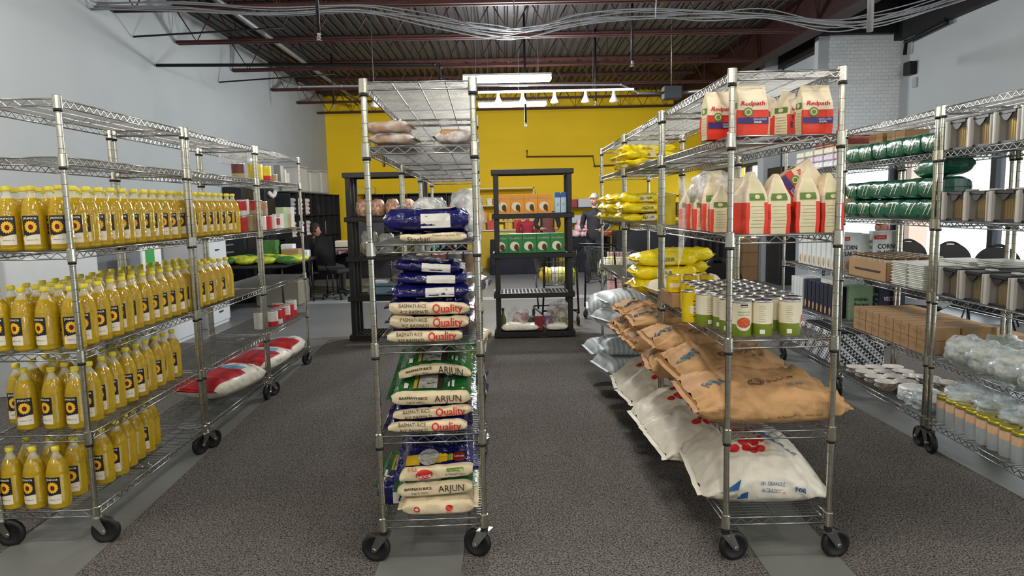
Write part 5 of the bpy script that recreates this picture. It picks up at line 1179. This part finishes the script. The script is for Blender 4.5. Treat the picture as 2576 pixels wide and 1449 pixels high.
# black shelf with olive windows + dark counter behind the right racks
e = empty('black_shelf', (2.75, 15.6, 0)); thing(e, 'black shelf frame with olive bins seen through the far right rack', 'shelf')
for z in (1.22, 1.68): b = MB(); b.box(0, 1.5, 0, .5, z-.03, z, blackp); b.build('shelf_board', e)
for x in (0, .5, 1.0, 1.47): b = MB(); b.box(x, x+.04, 0, .5, 0, 1.68, blackp); b.build('upright', e)
for i in range(3): b = MB(); b.box(-.18, .18, -.18, .18, 0, .3, mat('olive_bin', C(98, 92, 44), .6), bev=.02); thing(b.build('olive_bin', None, (3.02+.5*i, 15.85, 1.222)), 'olive bin in the black shelf, %s from left' % ORD[i], 'bin', 'olive bins')
b = MB(); b.box(2.3, 4.3, 14.4, 15.1, 0, .95, mat('dark_counter', (.015, .015, .02), .5), bev=.01); b.box(2.7, 3.6, 14.5, 15.0, .951, 1.0, mat('counter_paper', C(216, 220, 224), .6), bev=.004); thing(b.build('dark_counter'), 'long dark counter seen through the right racks', 'counter')
b = MB(); b.box(2.0, 2.06, 15.2, 15.26, 0, 1.2, mat('yellow_post', C(196, 160, 40), .5)); b.box(1.8, 2.7, 15.18, 15.2, .86, .91, mat('red_tape', C(190, 50, 50), .5)); thing(b.build('barrier_post'), 'yellow post with a red tape barrier beyond the far right rack', 'barrier')
e = empty('pink_carton_stack', (1.5, 10.6, 0)); 
for i in range(5):
    b = MB(); b.box(-.16, .16, -.15, .15, 0, .15, mat('pink_carton', C(196, 150, 140), .6, 0, .3, 14), bev=.004); thing(b.build('pink_carton', None, (1.72, 10.6, .02+.152*i)), 'pinkish printed carton behind the far right rack, %s from the floor' % ORD[i], 'carton', 'stacked pinkish cartons')
    b = MB(); b.box(-.14, .14, -.15, .15, 0, .14, mat('grey_carton', C(150, 142, 140), .6, 0, .3, 14), bev=.004); thing(b.build('grey_carton', None, (2.04, 10.62, .02+.142*i)), 'greyish carton next to the pinkish ones, %s from the floor' % ORD[i], 'carton', 'stacked greyish cartons')
bpy.data.objects.remove(e)
curt = mat('black_curtain', (.008, .008, .010), .9)
b = MB(); b.grid(lambda u, v: Vector((3.45+.85*u, 12.9+.03*math.sin(u*40), .02+1.15*v)), 40, 2, curt); b.grid(lambda u, v: Vector((3.45+.85*u, 12.95+.03*math.sin(u*40), .02+1.15*v)), 40, 2, curt); b.box(3.45, 4.3, 12.9, 12.95, 1.16, 1.18, curt)
thing(b.build('black_cloth_screen'), 'black cloth screen behind the can shelf of the right rack', 'screen')
for i in range(3):
    carton((4.60, 13.3, .27*i), .1, .34, .34, .265, 'brown carton in the stack beside the white pillar, %s from the floor' % ORD[i], 'brown_carton', 'brown cartons by the pillar')
b = MB(); b.box(4.80, 5.12, 13.0, 13.3, 0, ZC-.05, wallw); struct(b.build('wall_pillar'))
b = MB(); b.box(4.86, 5.14, 12.3, 12.95, 0, 2.1, locker, bev=.01); thing(b.build('dark_tall_cabinet'), 'tall dark cabinet right of the white pillar near the far windows', 'cabinet')
# shopping carts
cartm = mat('cart_steel', C(88, 90, 94), .35, .8); cartk = mat('cart_black', C(30, 31, 34), .4, .5)
def cart(loc, rz, label):
    e = empty('shopping_cart', loc, rz); thing(e, label, 'shopping cart')
    b = MB(); top = [(-.24, -.42, .95), (.24, -.42, .95), (.22, .42, .84), (-.22, .42, .84)]; bot = [(-.18, -.36, .52), (.18, -.36, .52), (.16, .36, .56), (-.16, .36, .56)]
    for P4 in (top, bot): b.tube(P4+[P4[0]], .008, cartm, 5)
    for i in range(4):
        a, c, a2, c2 = Vector(top[i]), Vector(top[(i+1) % 4]), Vector(bot[i]), Vector(bot[(i+1) % 4]); nn = 9 if i % 2 == 0 else 15
        for k_ in range(nn+1): t = k_/nn; b.tube([a.lerp(c, t), a2.lerp(c2, t)], .0035, cartm, 4)
        for k_ in (1, 2): t = k_/3; b.tube([a.lerp(a2, t), c.lerp(c2, t)], .004, cartm, 4)
    for k_ in range(9): t = k_/8; b.tube([Vector(bot[0]).lerp(Vector(bot[1]), t), Vector(bot[3]).lerp(Vector(bot[2]), t)], .0035, cartm, 4)
    b.build('basket', e)
    b = MB()
    for s in (-1, 1):
        b.tube([(s*.2, -.42, .95), (s*.21, -.40, .5), (s*.23, -.38, .16), (s*.22, .40, .14)], .013, cartk, 6); b.tube([(s*.19, .36, .56), (s*.20, .10, .16)], .011, cartk, 6)
    b.tube([(-.23, -.38, .2), (.23, -.38, .2)], .012, cartk, 6); b.tube([(-.22, .38, .16), (.22, .38, .16)], .012, cartk, 6); b.build('frame', e)
    b = MB(); b.tube([(-.25, -.5, .99), (.25, -.5, .99)], .016, cartk, 8); b.tube([(-.24, -.5, .99), (-.24, -.42, .95)], .01, cartk); b.tube([(.24, -.5, .99), (.24, -.42, .95)], .01, cartk); b.build('handle', e)
    for s in (-1, 1):
        for y in (-.38, .40): b = MB(); b.lathe([(.02, -.012), (.055, -.012), (.06, 0), (.055, .012), (.02, .012)], rubber, 14, Matrix.Translation((s*.22, y, .06)) @ Matrix.Rotation(PI/2, 4, 'Y')); b.tube([(s*.22, y, .15), (s*.205, y, .06)], .012, cartm); b.build('wheel', e)
cart((.62, 8.95, 0), .12, 'shopping cart with yellow groceries behind the centre black shelves'); cart((1.42, 9.4, 0), -.5, 'shopping cart with bags beside the far right rack')
for i in range(8):
    o = bundle('grocery_bag', (.50+.10*(i % 4), 8.75+.2*(i//4), .54), .17, .22, .18, [yg[0], film, yg[1], mat('lime_produce', C(190, 200, 50))][i % 4], i*2.1, n=12, m=8); thing(o, 'grocery bag in the shopping cart behind the black shelves, %s' % ORD[i], 'bag', 'groceries in the near cart')
for i in range(5): o = bundle('grocery_bag', (1.33+.07*i, 9.25+.08*(i % 3), .56), .2, .24, .25, [film, yg[1], film, breadm, film][i], i*3.3, n=12, m=8); thing(o, 'grocery bag in the cart beside the far right rack, %s' % ORD[i], 'bag', 'groceries in the far cart')
# black chairs along the windows
def stack_chair_meshes():
    bk = MB()
    def fn(u, v, o_=0):
        x = (u-.5)*2; w = .235*(1-.35*max(0, v-.45)**2*3.2); 
        return Vector((x*w*math.sqrt(max(0, 1-max(0, (v-.5)*2)**4*.55)), .20+.03*v+o_+.03*(1-x*x), .50+.45*v-.04*x*x*v))
    for o_ in (0, .03):
        n0 = len(bk.f); bk.grid(lambda u, v: fn(u, v, o_), 11, 14, blackp)
        keep = [q_ for q_ in range(n0, len(bk.f)) if not (4 <= (q_-n0)//14 <= 6 and (q_-n0) % 14 == 12)]
        bk.f[n0:] = [bk.f[q_] for q_ in keep]; bk.mi[n0:] = [bk.mi[q_] for q_ in keep]; bk.sm[n0:] = [bk.sm[q_] for q_ in keep]
    bk.grid(lambda u, v: fn(0 if u < .5 else 1, v, .03*(u*2 % 1)), 1, 10, blackp)
    st = MB(); st.box(-.23, .23, -.24, .20, .43, .47, blackp, bev=.018)
    l1 = MB(); l1.tube([(-.21, .18, .43), (-.24, -.22, .02), (-.24, -.26, .0)], .011, blackp, 6); l2 = MB(); l2.tube([(-.21, -.18, .43), (-.24, .24, .02), (-.24, .28, 0)], .011, blackp, 6)
    return bk.mesh('backrest'), st.mesh('seat'), l1.mesh('leg'), l2.mesh('leg')
CH = stack_chair_meshes()
def wchair(x, y, rz, label, z=0):
    e = empty('stacking_chair', (x, y, z), rz); thing(e, label, 'chair', 'black chairs along the shop windows')
    link('backrest', CH[0], e); link('seat', CH[1], e)
    for m_ in CH[2:]: link('leg', m_, e); o = link('leg', m_, e); o.scale = (-1, 1, 1)
for i, (x, y, a) in enumerate(((5.25, 9.9, 2.6), (5.35, 9.2, 2.3), (5.45, 8.5, 2.2), (5.5, 7.8, 2.0), (5.5, 7.1, 1.9))):
    wchair(x, y, a-PI*.9, 'black chair by the windows, %s from the peach pillar outside' % ORD[i])
wchair(2.3, 5.9+1.3, 2.5, 'black chair standing between the right row and the window-side racks')
wchair(3.9, 7.6, 1.0, 'black chair just behind the VECTOR box rack, facing the windows'); wchair(4.1, 6.8, .8, 'black chair behind the kraft cartons, its wide seat showing')
# ================================================================== PEOPLE
def person(name, joints, radii, label, regions, head, hair=None, extra=None, scale_head=1):
    """joints: name->(x,y,z) in metres from the feet; edges follow PAIRS"""
    PA = [('pel', 'chest'), ('chest', 'neck'), ('neck', 'hd0'), ('pel', 'hipL'), ('pel', 'hipR'), ('hipL', 'kneL'), ('hipR', 'kneR'), ('kneL', 'ankL'), ('kneR', 'ankR'), ('ankL', 'toeL'), ('ankR', 'toeR'),
          ('chest', 'shL'), ('chest', 'shR'), ('shL', 'elL'), ('shR', 'elR'), ('elL', 'wrL'), ('elR', 'wrR'), ('wrL', 'haL'), ('wrR', 'haR')]
    nm_ = list(joints); me = bpy.data.meshes.new(name); me.from_pydata([joints[k_] for k_ in nm_], [(nm_.index(a), nm_.index(c)) for a, c in PA if a in joints and c in joints], [])
    ob = bpy.data.objects.new(name, me); COL.objects.link(ob); sk = ob.modifiers.new('s', 'SKIN'); sk.use_smooth_shade = True; ob.modifiers.new('u', 'SUBSURF').levels = 2
    for i, k_ in enumerate(nm_): r = radii.get(k_[:3], .05); me.skin_vertices[0].data[i].radius = r if isinstance(r, tuple) else (r, r)
    me.skin_vertices[0].data[nm_.index('pel')].use_root = True
    dg = bpy.context.evaluated_depsgraph_get(); me2 = bpy.data.meshes.new_from_object(ob.evaluated_get(dg)); bpy.data.objects.remove(ob)
    ms = [];
    for p in me2.polygons:
        m_ = regions(p.center)
        if m_ not in ms: ms.append(m_)
        p.material_index = ms.index(m_); p.use_smooth = True
    me2.materials.clear()
    for m_ in ms: me2.materials.append(m_)
    idx = [ms.index(regions(p.center)) for p in me2.polygons]; me2.polygons.foreach_set('material_index', idx)
    # head joined into the body mesh
    bm = bmesh.new(); bm.from_mesh(me2); hc = Vector(joints['hd0'])+Vector(head['off']); fwd_ = Vector(head['dir']).normalized(); side = Vector((0, 0, 1)).cross(fwd_); skin = head['skin']
    me2.materials.append(skin); me2.materials.append(darkm); me2.materials.append(mat('lip', C(150, 90, 84), .5)); k0 = len(ms)
    base = len(bm.verts); 
    def add_ball(c, r, mi, n=16, m=12, shape=None):
        vv = [[None]*n for _ in range(m+1)]
        for i in range(m+1):
            a = -PI/2+PI*i/m
            for j in range(n):
                t = 2*PI*j/n; d = Vector((math.cos(a)*math.cos(t), math.cos(a)*math.sin(t), math.sin(a)))
                if shape: q_ = shape(d)
                else: q_ = d
                vv[i][j] = bm.verts.new(c+side*(q_.y*r[0])+fwd_*(q_.x*r[1])+Vector((0, 0, q_.z*r[2])))
        for i in range(m):
            for j in range(n):
                try: f_ = bm.faces.new((vv[i][j], vv[i][(j+1) % n], vv[i+1][(j+1) % n], vv[i+1][j])); f_.material_index = mi; f_.smooth = True
                except ValueError: pass
    def hs(d):
        q_ = Vector(d)
        if d.z < 0: q_.x *= 1-.12*abs(d.z); q_.y *= 1-.35*d.z*d.z
        return q_
    add_ball(hc, (.075, .092, .115), k0, shape=hs)
    add_ball(hc+fwd_*.092+Vector((0, 0, -.01)), (.013, .018, .022), k0, 8, 6); add_ball(hc+fwd_*.084+Vector((0, 0, -.055)), (.024, .008, .006), k0+2, 8, 6)
    for s in (-1, 1): add_ball(hc+fwd_*.080+side*s*.030+Vector((0, 0, .012)), (.013, .008, .007), k0+1, 8, 6); add_ball(hc+side*s*.076+Vector((0, 0, -.005)), (.010, .018, .028), k0, 8, 6)
    # five fingers on each hand
    for w_, h_ in (('wrL', 'haL'), ('wrR', 'haR')):
        if h_ not in joints: continue
        a, c = Vector(joints[w_]), Vector(joints[h_]); d = (c-a).normalized(); s1 = d.cross(Vector((0, 0, 1))); s1 = s1.normalized() if s1.length > .1 else Vector((1, 0, 0)); 
        fd = fwd_; fwd_, side_ = d, side; side = s1
        for i in range(5):
            ln = (.03, .040, .044, .040, .032)[i]; off = s1*(.034 if i == 0 else (.024-.016*(i-1))); add_ball(c+off+d*(.0 if i == 0 else .045), (.008, ln, .009), k0, 6, 6)
        fwd_, side = fd, side_
    bm.to_mesh(me2); bm.free(); o = link('person', me2, None, head['loc'], head.get('rz', 0)); thing(o, label, 'person')
    if hair:
        hb = MB(); col, style = hair
        X = Matrix.Translation(hc) @ Matrix(((side.x, fwd_.x, 0, 0), (side.y, fwd_.y, 0, 0), (0, 0, 1, 0), (0, 0, 0, 1)))
        def hf(u, v):
            t = 2*PI*u; a = .30+(PI*.5-.30)*v if style == 'cap' else -PI*.12+PI*.62*v
            y = math.cos(a)*math.sin(t); drop = 0
            if style != 'cap' and y > .3: a = max(a, .45)
            return X @ Vector((.084*math.cos(a)*math.cos(t), .1*math.cos(a)*math.sin(t)-.006, .122*math.sin(a)+.012))
        hb.grid(hf, 18, 10, col, True, closeu=True)
        if style == 'cap': hb.grid(lambda u, v: X @ Vector(((u-.5)*.13, .080+.06*v*math.sin(PI*u), .052-.010*v)), 8, 3, col)
        hb.build('cap' if style == 'cap' else 'hair', o)
    if extra: extra(o)
    return o
skinm = mat('skin_tone', C(196, 146, 120), .6, 0, .05, 12); skin2 = mat('skin_tone_tan', C(150, 100, 80), .6); jack = mat('black_jacket', (.014, .014, .018), .8, 0, .3, 10, bump=.3); trous = mat('dark_trousers', (.02, .02, .024), .85); hairb = mat('dark_hair', (.02, .014, .01), .7, bump=.6, bscale=120)
RAD = {'pel': (.15, .10), 'che': (.17, .11), 'nec': .055, 'hd0': .05, 'hip': .085, 'kne': .06, 'ank': .045, 'toe': .04, 'shL': .07, 'shR': .07, 'elL': .048, 'elR': .048, 'wrL': .034, 'wrR': .034, 'haL': (.042, .02), 'haR': (.042, .02)}
def stand(fl=.3):
    return {'pel': (0, 0, .93), 'chest': (0, .0, 1.22), 'neck': (0, 0, 1.43), 'hd0': (0, 0, 1.49), 'hipL': (-.1, 0, .88), 'hipR': (.1, 0, .88), 'kneL': (-.11, -.02, .48), 'kneR': (.11, -.01, .48), 'ankL': (-.12, .02, .08), 'ankR': (.12, .02, .08),
            'toeL': (-.13, -.14, .04), 'toeR': (.13, -.14, .04), 'shL': (-.18, 0, 1.37), 'shR': (.18, 0, 1.37), 'elL': (-.25, .03, 1.10), 'elR': (.25, .03, 1.10), 'wrL': (-.17, -.2, 1.02), 'wrR': (.17, -.2, 1.02), 'haL': (-.13, -.27, 1.03), 'haR': (.13, -.27, 1.03)}
def reg(top_, bot, sk_=skinm, shoes=blackp):
    def f(c):
        if c.z > 1.44: return sk_
        if c.z < .10: return shoes
        if c.y < -.21 and c.z > .8: return sk_
        return top_ if c.z > .82 else bot
    return f
person('p', stand(), RAD, 'person in a black jacket and grey cap standing at the far table', reg(jack, trous), dict(off=(0, -.015, .10), dir=(-.35, -1, -.05), skin=skinm, loc=(1.70, 13.3, .004), rz=-.3), (mat('grey_knit_cap', C(170, 172, 178), .9), 'cap'))
maroon = mat('maroon_shirt', C(96, 52, 46), .8, 0, .15, 8)
def openj(c):
    if c.z > 1.44: return skinm
    if c.z < .1: return blackp
    if c.y < -.05 and abs(c.x) < .12 and c.z > .85: return maroon
    if c.y < -.22 and c.z > .8: return skinm
    return jack if c.z > .6 else trous
person('p', stand(), RAD, 'person in a black jacket over a maroon top behind the green boxes', openj, dict(off=(0, -.015, .10), dir=(.2, -1, 0), skin=skinm, loc=(.88, 14.6, .004), rz=.1), (hairb, 'hair'))
pinkm = mat('crimson_top', C(178, 44, 66), .7, 0, .1, 8)
person('p', {k_: (v_[0], v_[1], v_[2]*.82) for k_, v_ in stand().items()}, {k_: (tuple(a*.85 for a in v_) if isinstance(v_, tuple) else v_*.85) for k_, v_ in RAD.items()}, 'person in a crimson top with a pale face cover, seen above the green boxes', lambda c: skinm if c.z > 1.19 or (c.y < -.19 and c.z > .7) else (pinkm if c.z > .7 else trous),
       dict(off=(0, -.015, .09), dir=(-.6, -1, 0), skin=mat('skin_pale', C(226, 190, 176), .6), loc=(.52, 16.55, .004), rz=0), (hairb, 'hair'))
sit = {'pel': (0, 0, .50), 'chest': (0, .02, .80), 'neck': (0, .03, 1.0), 'hd0': (0, .02, 1.06), 'hipL': (-.1, -.02, .48), 'hipR': (.1, -.02, .48), 'kneL': (-.13, -.42, .50), 'kneR': (.13, -.42, .50), 'ankL': (-.13, -.40, .09), 'ankR': (.13, -.40, .09),
       'toeL': (-.13, -.54, .04), 'toeR': (.13, -.54, .04), 'shL': (-.18, .02, .94), 'shR': (.18, .02, .94), 'elL': (-.23, -.08, .70), 'elR': (.23, -.08, .70), 'wrL': (-.16, -.32, .74), 'wrR': (.16, -.32, .74), 'haL': (-.13, -.39, .75), 'haR': (.13, -.39, .75)}
stripej = mat('dark_striped_jacket', C(34, 34, 42), .8, 0, .5, 30)
def sreg(top_, bot, sk_=skinm):
    return lambda c: sk_ if c.z > 1.01 else (blackp if c.z < .1 else (sk_ if c.y < -.34 and c.z > .68 else (top_ if c.z > .56 else bot)))
person('p', sit, RAD, 'person in a dark striped jacket seated at the office desk', sreg(stripej, trous, skin2), dict(off=(0, -.01, .10), dir=(0, -1, -.35), skin=skin2, loc=(-3.35, 12.35, .004), rz=PI/2+.5), (hairb, 'hair'))
b = MB(); b.box(-.22, .22, -.22, .22, .40, .44, blackp, bev=.012); b.box(-.22, .22, .19, .23, .44, .85, blackp, bev=.012)
for x in (-.2, .2):
    for y in (-.2, .2): b.tube([(x, y, 0), (x, y, .42)], .013, blackp)
m_ = b.mesh('seat_frame'); 
o = link('desk_seat', m_, None, (-3.35, 12.35, .0), PI/2+.5); thing(o, 'plain dark chair under the person at the desk', 'chair')
greyj = mat('green_grey_jacket', C(78, 108, 100), .8, 0, .2, 8); navyj = mat('navy_coat', C(30, 32, 46), .8)
person('p', sit, RAD, 'person in a green and dark jacket sitting behind the jar tray by the windows', lambda c: skin2 if c.z > 1.01 else (skin2 if c.y < -.34 and c.z > .68 else (greyj if (c.z > .56 and c.x < .05) else navyj)), dict(off=(0, -.01, .10), dir=(-.2, -1, -.1), skin=skin2, loc=(4.45, 8.2, .004), rz=-.9), (mat('beige_cap', C(166, 150, 130), .9), 'cap'))
o = link('window_seat', m_, None, (4.45, 8.2, 0), -.9); thing(o, 'dark chair under the person by the windows', 'chair')
# ================================================================== CEILING FITTINGS
tube_e = mat('fluorescent_tube', (1, 1, 1), .5, emit=(.93, .97, 1), estr=4.5)
fixw = mat('white_enamel', C(220, 222, 224), .5)
def striplamp(x, y, z, L_, label, rz=0, emit=True):
    e = empty('strip_light', (x, y, z), rz); thing(e, label, 'light')
    b = MB(); b.box(-L_/2, L_/2, -.05, .05, .03, .055, fixw, bev=.006); b.add([(-L_/2, -.07, .03), (L_/2, -.07, .03), (L_/2, -.05, .045), (-L_/2, -.05, .045), (-L_/2, .07, .03), (L_/2, .07, .03), (L_/2, .05, .045), (-L_/2, .05, .045)], [(0, 1, 2, 3), (7, 6, 5, 4)], fixw); b.build('lamp_housing', e)
    b = MB(); b.rbox(-L_/2+.005, L_/2-.005, -.065, .065, -.04, .030, tube_e, .02); b.build('lamp_diffuser', e)
    for dx in (-L_*.35, L_*.35): b = MB(); b.tube([(dx, 0, .08), (dx, 0, ZC-z)], .004, cartm, 4); b.build('hanger', e)
striplamp(.06, 8.6, 3.03, 1.07, 'bright strip light hanging above the centre rack, the nearer of two', 0)
striplamp(.16, 11.9, 3.2, 1.15, 'bright strip light hanging farther back, the lower in view', 0)
for i, p in enumerate(UNSEEN_LAMPS): striplamp(p[0], p[1], p[2], 1.25, 'unseen strip light overhead, %s' % ORD[i])  # housings for the inferred lamps behind and the added fill rows ahead
# track with flood lamps
e = empty('track_light', (.72, 9.6, 3.02)); thing(e, 'white lamp track with flood bulbs between the two strip lights', 'light'); b = MB(); b.box(-1.05, 1.05, -.018, .018, 0, .03, fixw); b.build('track', e)
bulb = mat('flood_bulb', C(214, 214, 210), .3)
for x in (-.78, -.45, -.02, .40, .78):
    b = MB(); b.lathe([(0, -.15), (.055, -.145), (.06, -.13), (.03, -.07), (.022, -.04), (.02, 0), (.0, .0)], bulb, 14); b.build('flood_bulb', e, (x, 0, 0))
for x in (-.5, .5): b = MB(); b.tube([(x, 0, .03), (x, 0, ZC-3.02)], .003, cartm, 4); b.build('hanger', e)
e = empty('track_light', (-1.62, 9.0, 2.85)); thing(e, 'single flood bulb by the top of the centre rack', 'light'); b = MB(); b.lathe([(0, -.07), (.05, -.065), (.055, -.05), (.025, 0), (.02, .03), (0, .03)], bulb, 14); b.tube([(0, 0, .03), (0, 0, 1.4)], .006, cartm, 4); b.build('flood_bulb', e)
# pipes, conduits and cables
pipek = mat('black_iron_pipe', C(34, 33, 34), .45, .6, .2, 12); condm = mat('galvanised_conduit', C(150, 152, 154), .35, .7, .1, 10); brownp = mat('brown_pipe', C(92, 60, 30), .6)
def pipe(nm__, pts, r, m_, label, cat='pipe', g=None, n=8):
    b = MB(); b.tube(pts, r, m_, n)
    for p in pts[1:-1]: b.ball(p, r*1.35, m_, 8, 6)
    thing(b.build(nm__), label, cat, g)
pipe('wall_pipe', [(6.0, 9.66, 3.9), (6.0, 9.667, 3.84), (6.0, 10.6, 3.80), (6.0, 10.62, 3.62)], .028, pipek, 'black pipe dropping down the right wall near the ceiling')
b = MB(); b.box(5.98, 6.098, 10.45, 10.62, 3.31, 3.5, pipek, bev=.01); thing(b.build('speaker_box'), 'small black box on the right wall under the black pipe', 'box')
b = MB(); b.box(6.07, 6.098, 10.42, 10.52, 3.12, 3.26, mat('grey_outlet', C(150, 150, 150), .5), bev=.004); thing(b.build('wall_outlet'), 'grey outlet on the right wall below the black box', 'outlet')
pipe('sprinkler_pipe', [(-4.58, 9.54, 3.46), (-.9, 9.54, 3.40), (-.82, 9.54, 3.36), (-.82, 9.54, 3.22), (-.72, 9.54, 3.18), (-.70, 9.54, 3.05)], .022, pipek, 'long black pipe crossing from the left wall to above the centre rack')
pipe('conduit', [(-3.2, 10.2, 3.38), (-2.9, 10.2, 3.26), (-2.3, 10.2, 3.26), (1.7, 10.2, 3.20), (1.95, 10.2, 3.08), (2.3, 10.2, 3.07)], .018, condm, 'grey conduit passing behind the nearer strip light', 'conduit')
pipe('conduit', [(2.55, 10.2, 3.07), (4.4, 10.2, 3.22)], .024, condm, 'grey conduit right of the junction box', 'conduit')
b = MB(); b.tube([(2.42, 10.2, 3.1), (2.42, 10.2, ZC)], .006, condm); b.box(2.3, 2.55, 10.1, 10.3, 2.98, 3.16, mat('junction_box_grey', C(40, 46, 54), .5), bev=.008); thing(b.build('junction_box'), 'dark junction box under the roof right of the strip lights', 'junction box')
pipe('wall_conduit', [(.6, 18.3, 2.95), (.6, 18.3, 2.78), (2.3, 18.3, 2.76), (2.35, 18.3, 2.5), (2.9, 18.3, 2.52), (2.9, 18.3, 2.4)], .02, brownp, 'brown pipe zigzagging down the yellow wall')
pipe('wall_conduit', [(-3.1, 18.3, 2.6), (-3.1, 18.3, 2.95), (-2.4, 18.3, 2.95)], .02, brownp, 'dark bent pipe on the yellow wall left of the centre rack')
def sprinkler(x, y, z, zt_, label):
    e = empty('sprinkler', (x, y, z)); thing(e, label, 'sprinkler', 'ceiling sprinklers'); b = MB(); b.tube([(0, 0, .07), (0, 0, zt_-z)], .017, pipek, 8); b.build('drop_pipe', e)
    b = MB(); b.lathe([(0, 0), (.028, .002), (.028, .006), (.006, .01), (.006, .045), (.016, .05), (.02, .07), (0, .075)], condm, 10); b.tube([(-.006, 0, .05), (-.02, 0, .03), (-.004, 0, .01)], .003, condm, 4); b.tube([(.006, 0, .05), (.02, 0, .03), (.004, 0, .01)], .003, condm, 4); b.build('sprinkler_head', e)
for x, y, z, lb in ((-1.77, 7.0, 3.14, 'sprinkler dropping at the upper left, in front of the joists'), (1.64, 9.0, 3.22, 'sprinkler dropping above the gap between centre and right rows'), (1.57, 12.0, 3.17, 'sprinkler farther back next to the flood bulbs'),
                    (-3.2, 13.5, 3.42, 'sprinkler near the corner of the left and yellow walls'), (.35, 11.0, 2.72, 'sprinkler hanging just under the farther strip light'), (1.2, 6.5, 4.0, 'sprinkler high beneath the roof, middle')): sprinkler(x, y, z, ZC, lb)
# cable bundle sagging across the room
cabm = mat('grey_cable', C(140, 143, 148), .4, .3)
base = [(-4.58, 3.86), (-3.6, 3.82), (-2.6, 3.74), (-1.6, 3.76), (-.8, 3.62), (-.1, 3.50), (.3, 3.49), (.9, 3.60), (1.6, 3.64), (2.3, 3.62), (3.0, 3.60), (3.7, 3.50), (4.2, 3.50), (4.8, 3.62), (5.4, 3.78), (6.05, 3.98)]
def smooth(P, n=5):
    out = []
    for i in range(len(P)-1):
        p0, p1, p2, p3 = P[max(i-1, 0)], P[i], P[i+1], P[min(i+2, len(P)-1)]
        for k_ in range(n):
            t = k_/n; out.append(tuple(.5*((2*b_)+(-a_+c_)*t+(2*a_-5*b_+4*c_-d_)*t*t+(-a_+3*b_-3*c_+d_)*t**3) for a_, b_, c_, d_ in zip(p0, p1, p2, p3)))
    return out+[P[-1]]
for k_ in range(9):
    P = [(x, 8.1+.02*k_+(0 if x < 4 else -.9*(x-4)*.3), z+rnd.uniform(-.035, .035)+.018*k_-.08) for x, z in base]; b = MB(); b.tube(smooth(P), .0075, cabm, 5)
    thing(b.build('ceiling_cable'), 'grey cable of the sagging bundle across the ceiling, %s from below' % ORD[k_], 'cable', 'cables sagging across the ceiling')
for i, (y, z) in enumerate(((8.1, 3.95), (9.0, 3.6), (11.6, 3.5), (7.2, 4.0))):
    pipe('ceiling_conduit', [(-4.58, y, z), (-1.5, y, z-.02), (3.6, y, z)] if i in (0, 3) else [(-4.58, y, z+.1), (-2.8, y+.3, z+.25)], .012, pipek if i else condm, 'thin ceiling conduit starting from the left wall, %s one' % ORD[i], 'conduit', 'thin conduits under the joists')
# round duct-like pair running along the left wall top
pipe('ceiling_rail', [(-3.35, 5, 4.0), (-3.35, 17.5, 4.0)], .035, mat('grey_rail', C(120, 120, 120), .5, .4), 'grey pipe running under the joists parallel to the left wall')
pipe('ceiling_rail', [(-3.55, 5, 4.05), (-3.55, 17.5, 4.05)], .02, pipek, 'thin dark pipe beside the grey ceiling pipe at the left')
pipe('hung_chain', [(.18, 8.0, ZC), (.14, 8.0, 3.6)], .006, condm, 'thin chain hanging from the roof over the cable bundle', 'chain'); pipe('hung_chain', [(1.75, 8.0, ZC), (1.72, 8.0, 3.55)], .006, condm, 'thin chain hanging right of the middle over the cables', 'chain')
pipe('roof_pipe', [(3.55, 6.9, ZC), (3.55, 6.9, 3.1)], .03, mat('grey_rail', C(120, 120, 120)), 'grey vertical pipe dropping behind the right rack top')
